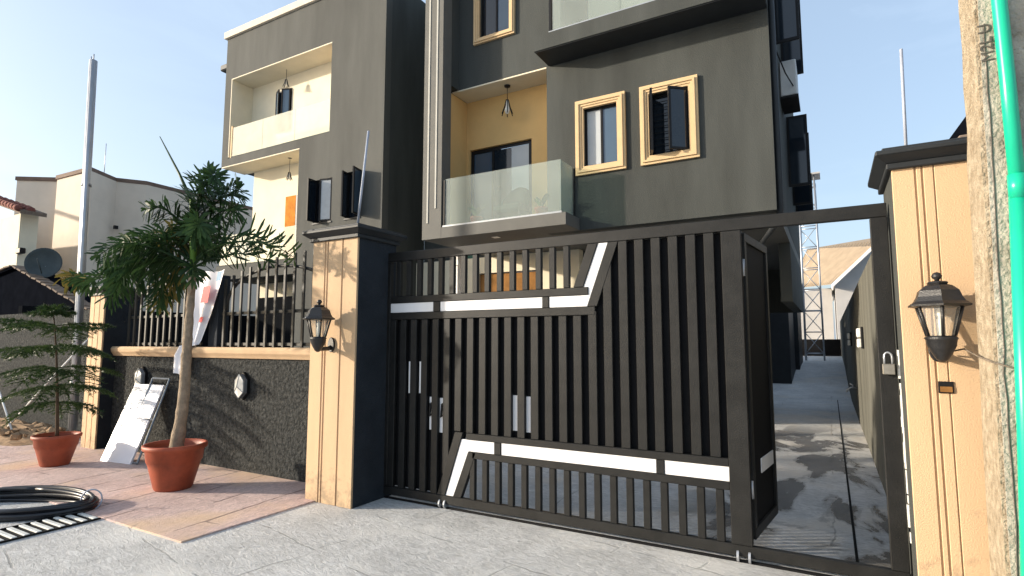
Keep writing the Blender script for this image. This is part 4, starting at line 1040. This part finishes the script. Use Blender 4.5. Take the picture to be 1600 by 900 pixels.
# ---------------------------------------------------------------- draped banner
b = bmesh.new(); rows = [(2.55, -7.62, -6.90, 4.50), (2.3, -7.60, -7.02, 4.50), (2.0, -7.57, -7.16, 4.49), (1.75, -7.55, -7.28, 4.47), (1.56, -7.55, -7.36, 4.45), (1.54, -7.70, -7.42, 4.40), (1.42, -7.79, -7.50, 4.39), (1.17, -7.79, -7.53, 4.38)]
fine = []
for i in range(len(rows) - 1):
    for k in range(4):
        f = k / 4; fine.append([rows[i][j] * (1 - f) + rows[i + 1][j] * f for j in range(4)])
fine.append(list(rows[-1])); prev = None; cols = 14
for z, a, e, y in fine:
    cur = []
    for k in range(cols + 1):
        f = k / cols
        cur.append(b.verts.new((a + (e - a) * f, y + .028 * sin(f * 11 + z * 2.2) * (1 if z > 1.6 else .5), z + .01 * sin(f * 7))))
    if prev:
        for k in range(cols): b.faces.new((prev[k], prev[k + 1], cur[k + 1], cur[k]))
    prev = cur
BN = tag(obj('banner', mesh(b, smooth=True), 'board_white'), 'creased white banner with red and blue print draped over the wall coping', 'banner')
def patch(x0, x1, z0, z1, m, name, sh=0):
    b = bmesh.new(); n = 6; pv = None
    for i in range(n + 1):
        f = i / n; x = x0 + (x1 - x0) * f
        cur = [b.verts.new((x + sh * q, 4.455 - .012, z0 + (z1 - z0) * q)) for q in (0, 1)]
        if pv: b.faces.new((pv[0], cur[0], cur[1], pv[1]))
        pv = cur
    obj(name, mesh(b), m, BN)
patch(-7.34, -7.18, 2.12, 2.34, 'banner_red', 'red_print', .05); patch(-7.36, -7.29, 1.86, 1.93, 'banner_red', 'red_print', .03); patch(-7.02, -6.92, 2.40, 2.52, 'banner_blue', 'blue_print', .03)

# ---------------------------------------------------------------- drain grate and hose coil
DG = thing('drain_grate', (-5.97, 2.1, 0), 'slotted drain cover strip under the black hose', 'drain cover')
obj('pit', box(-6.21, -5.83, 1.2, 2.71, .001, .0035), 'drain_dark', DG)
sb = box(-.175, .175, -.019, .019, 0, .014, .003)
for k in range(18): obj('slat', sb, 'drain_bar', DG, (-6.02, 1.27 + .083 * k, .004))
for x in (-6.215, -5.825): obj('frame_bar', box(x - .010, x + .010, 1.2, 2.71, .004, .016, .002), 'drain_dark', DG)
HC = thing('hose_coil', (-6.95, 2.42, 0), 'coil of thick black hose lying on the ground', 'hose')
rnd = random.Random(5)
for k in range(11):
    pts = []
    rx, ry = .72 + .028 * ((k % 4) - 1.5), .36 + .028 * ((k % 4) - 1.5); cx, cy = -6.90 + rnd.uniform(-.012, .012), 2.40 + rnd.uniform(-.012, .012); z = .022 + .030 * (k // 4)
    for i in range(49):
        a = 2 * pi * i / 48 + k
        pts.append((cx + rx * cos(a), cy + ry * sin(a) + .30 * cos(a), z + .05 * max(0, sin(a - .2)) * (k / 10) + .008 * sin(a * 3 + k)))
    obj('loop', mtube(pts, .019, 8), 'hose', HC)
for i, aa in enumerate((.35, 3.4)):
    cx, cy = -6.90 + .74 * cos(aa), 2.40 + .34 * sin(aa) + .30 * cos(aa)
    tdir = Vector((-.74 * sin(aa), .34 * cos(aa) - .30 * sin(aa), 0)).normalized(); nn = Vector((tdir.y, -tdir.x, 0))
    pts = [Vector((cx, cy, .10)) + nn * .085 * cos(2 * pi * k / 20) + Vector((0, 0, 1)) * .095 * sin(2 * pi * k / 20) for k in range(21)]
    obj('tie', mtube([tuple(p) for p in pts], .007, 6), 'coat', HC)
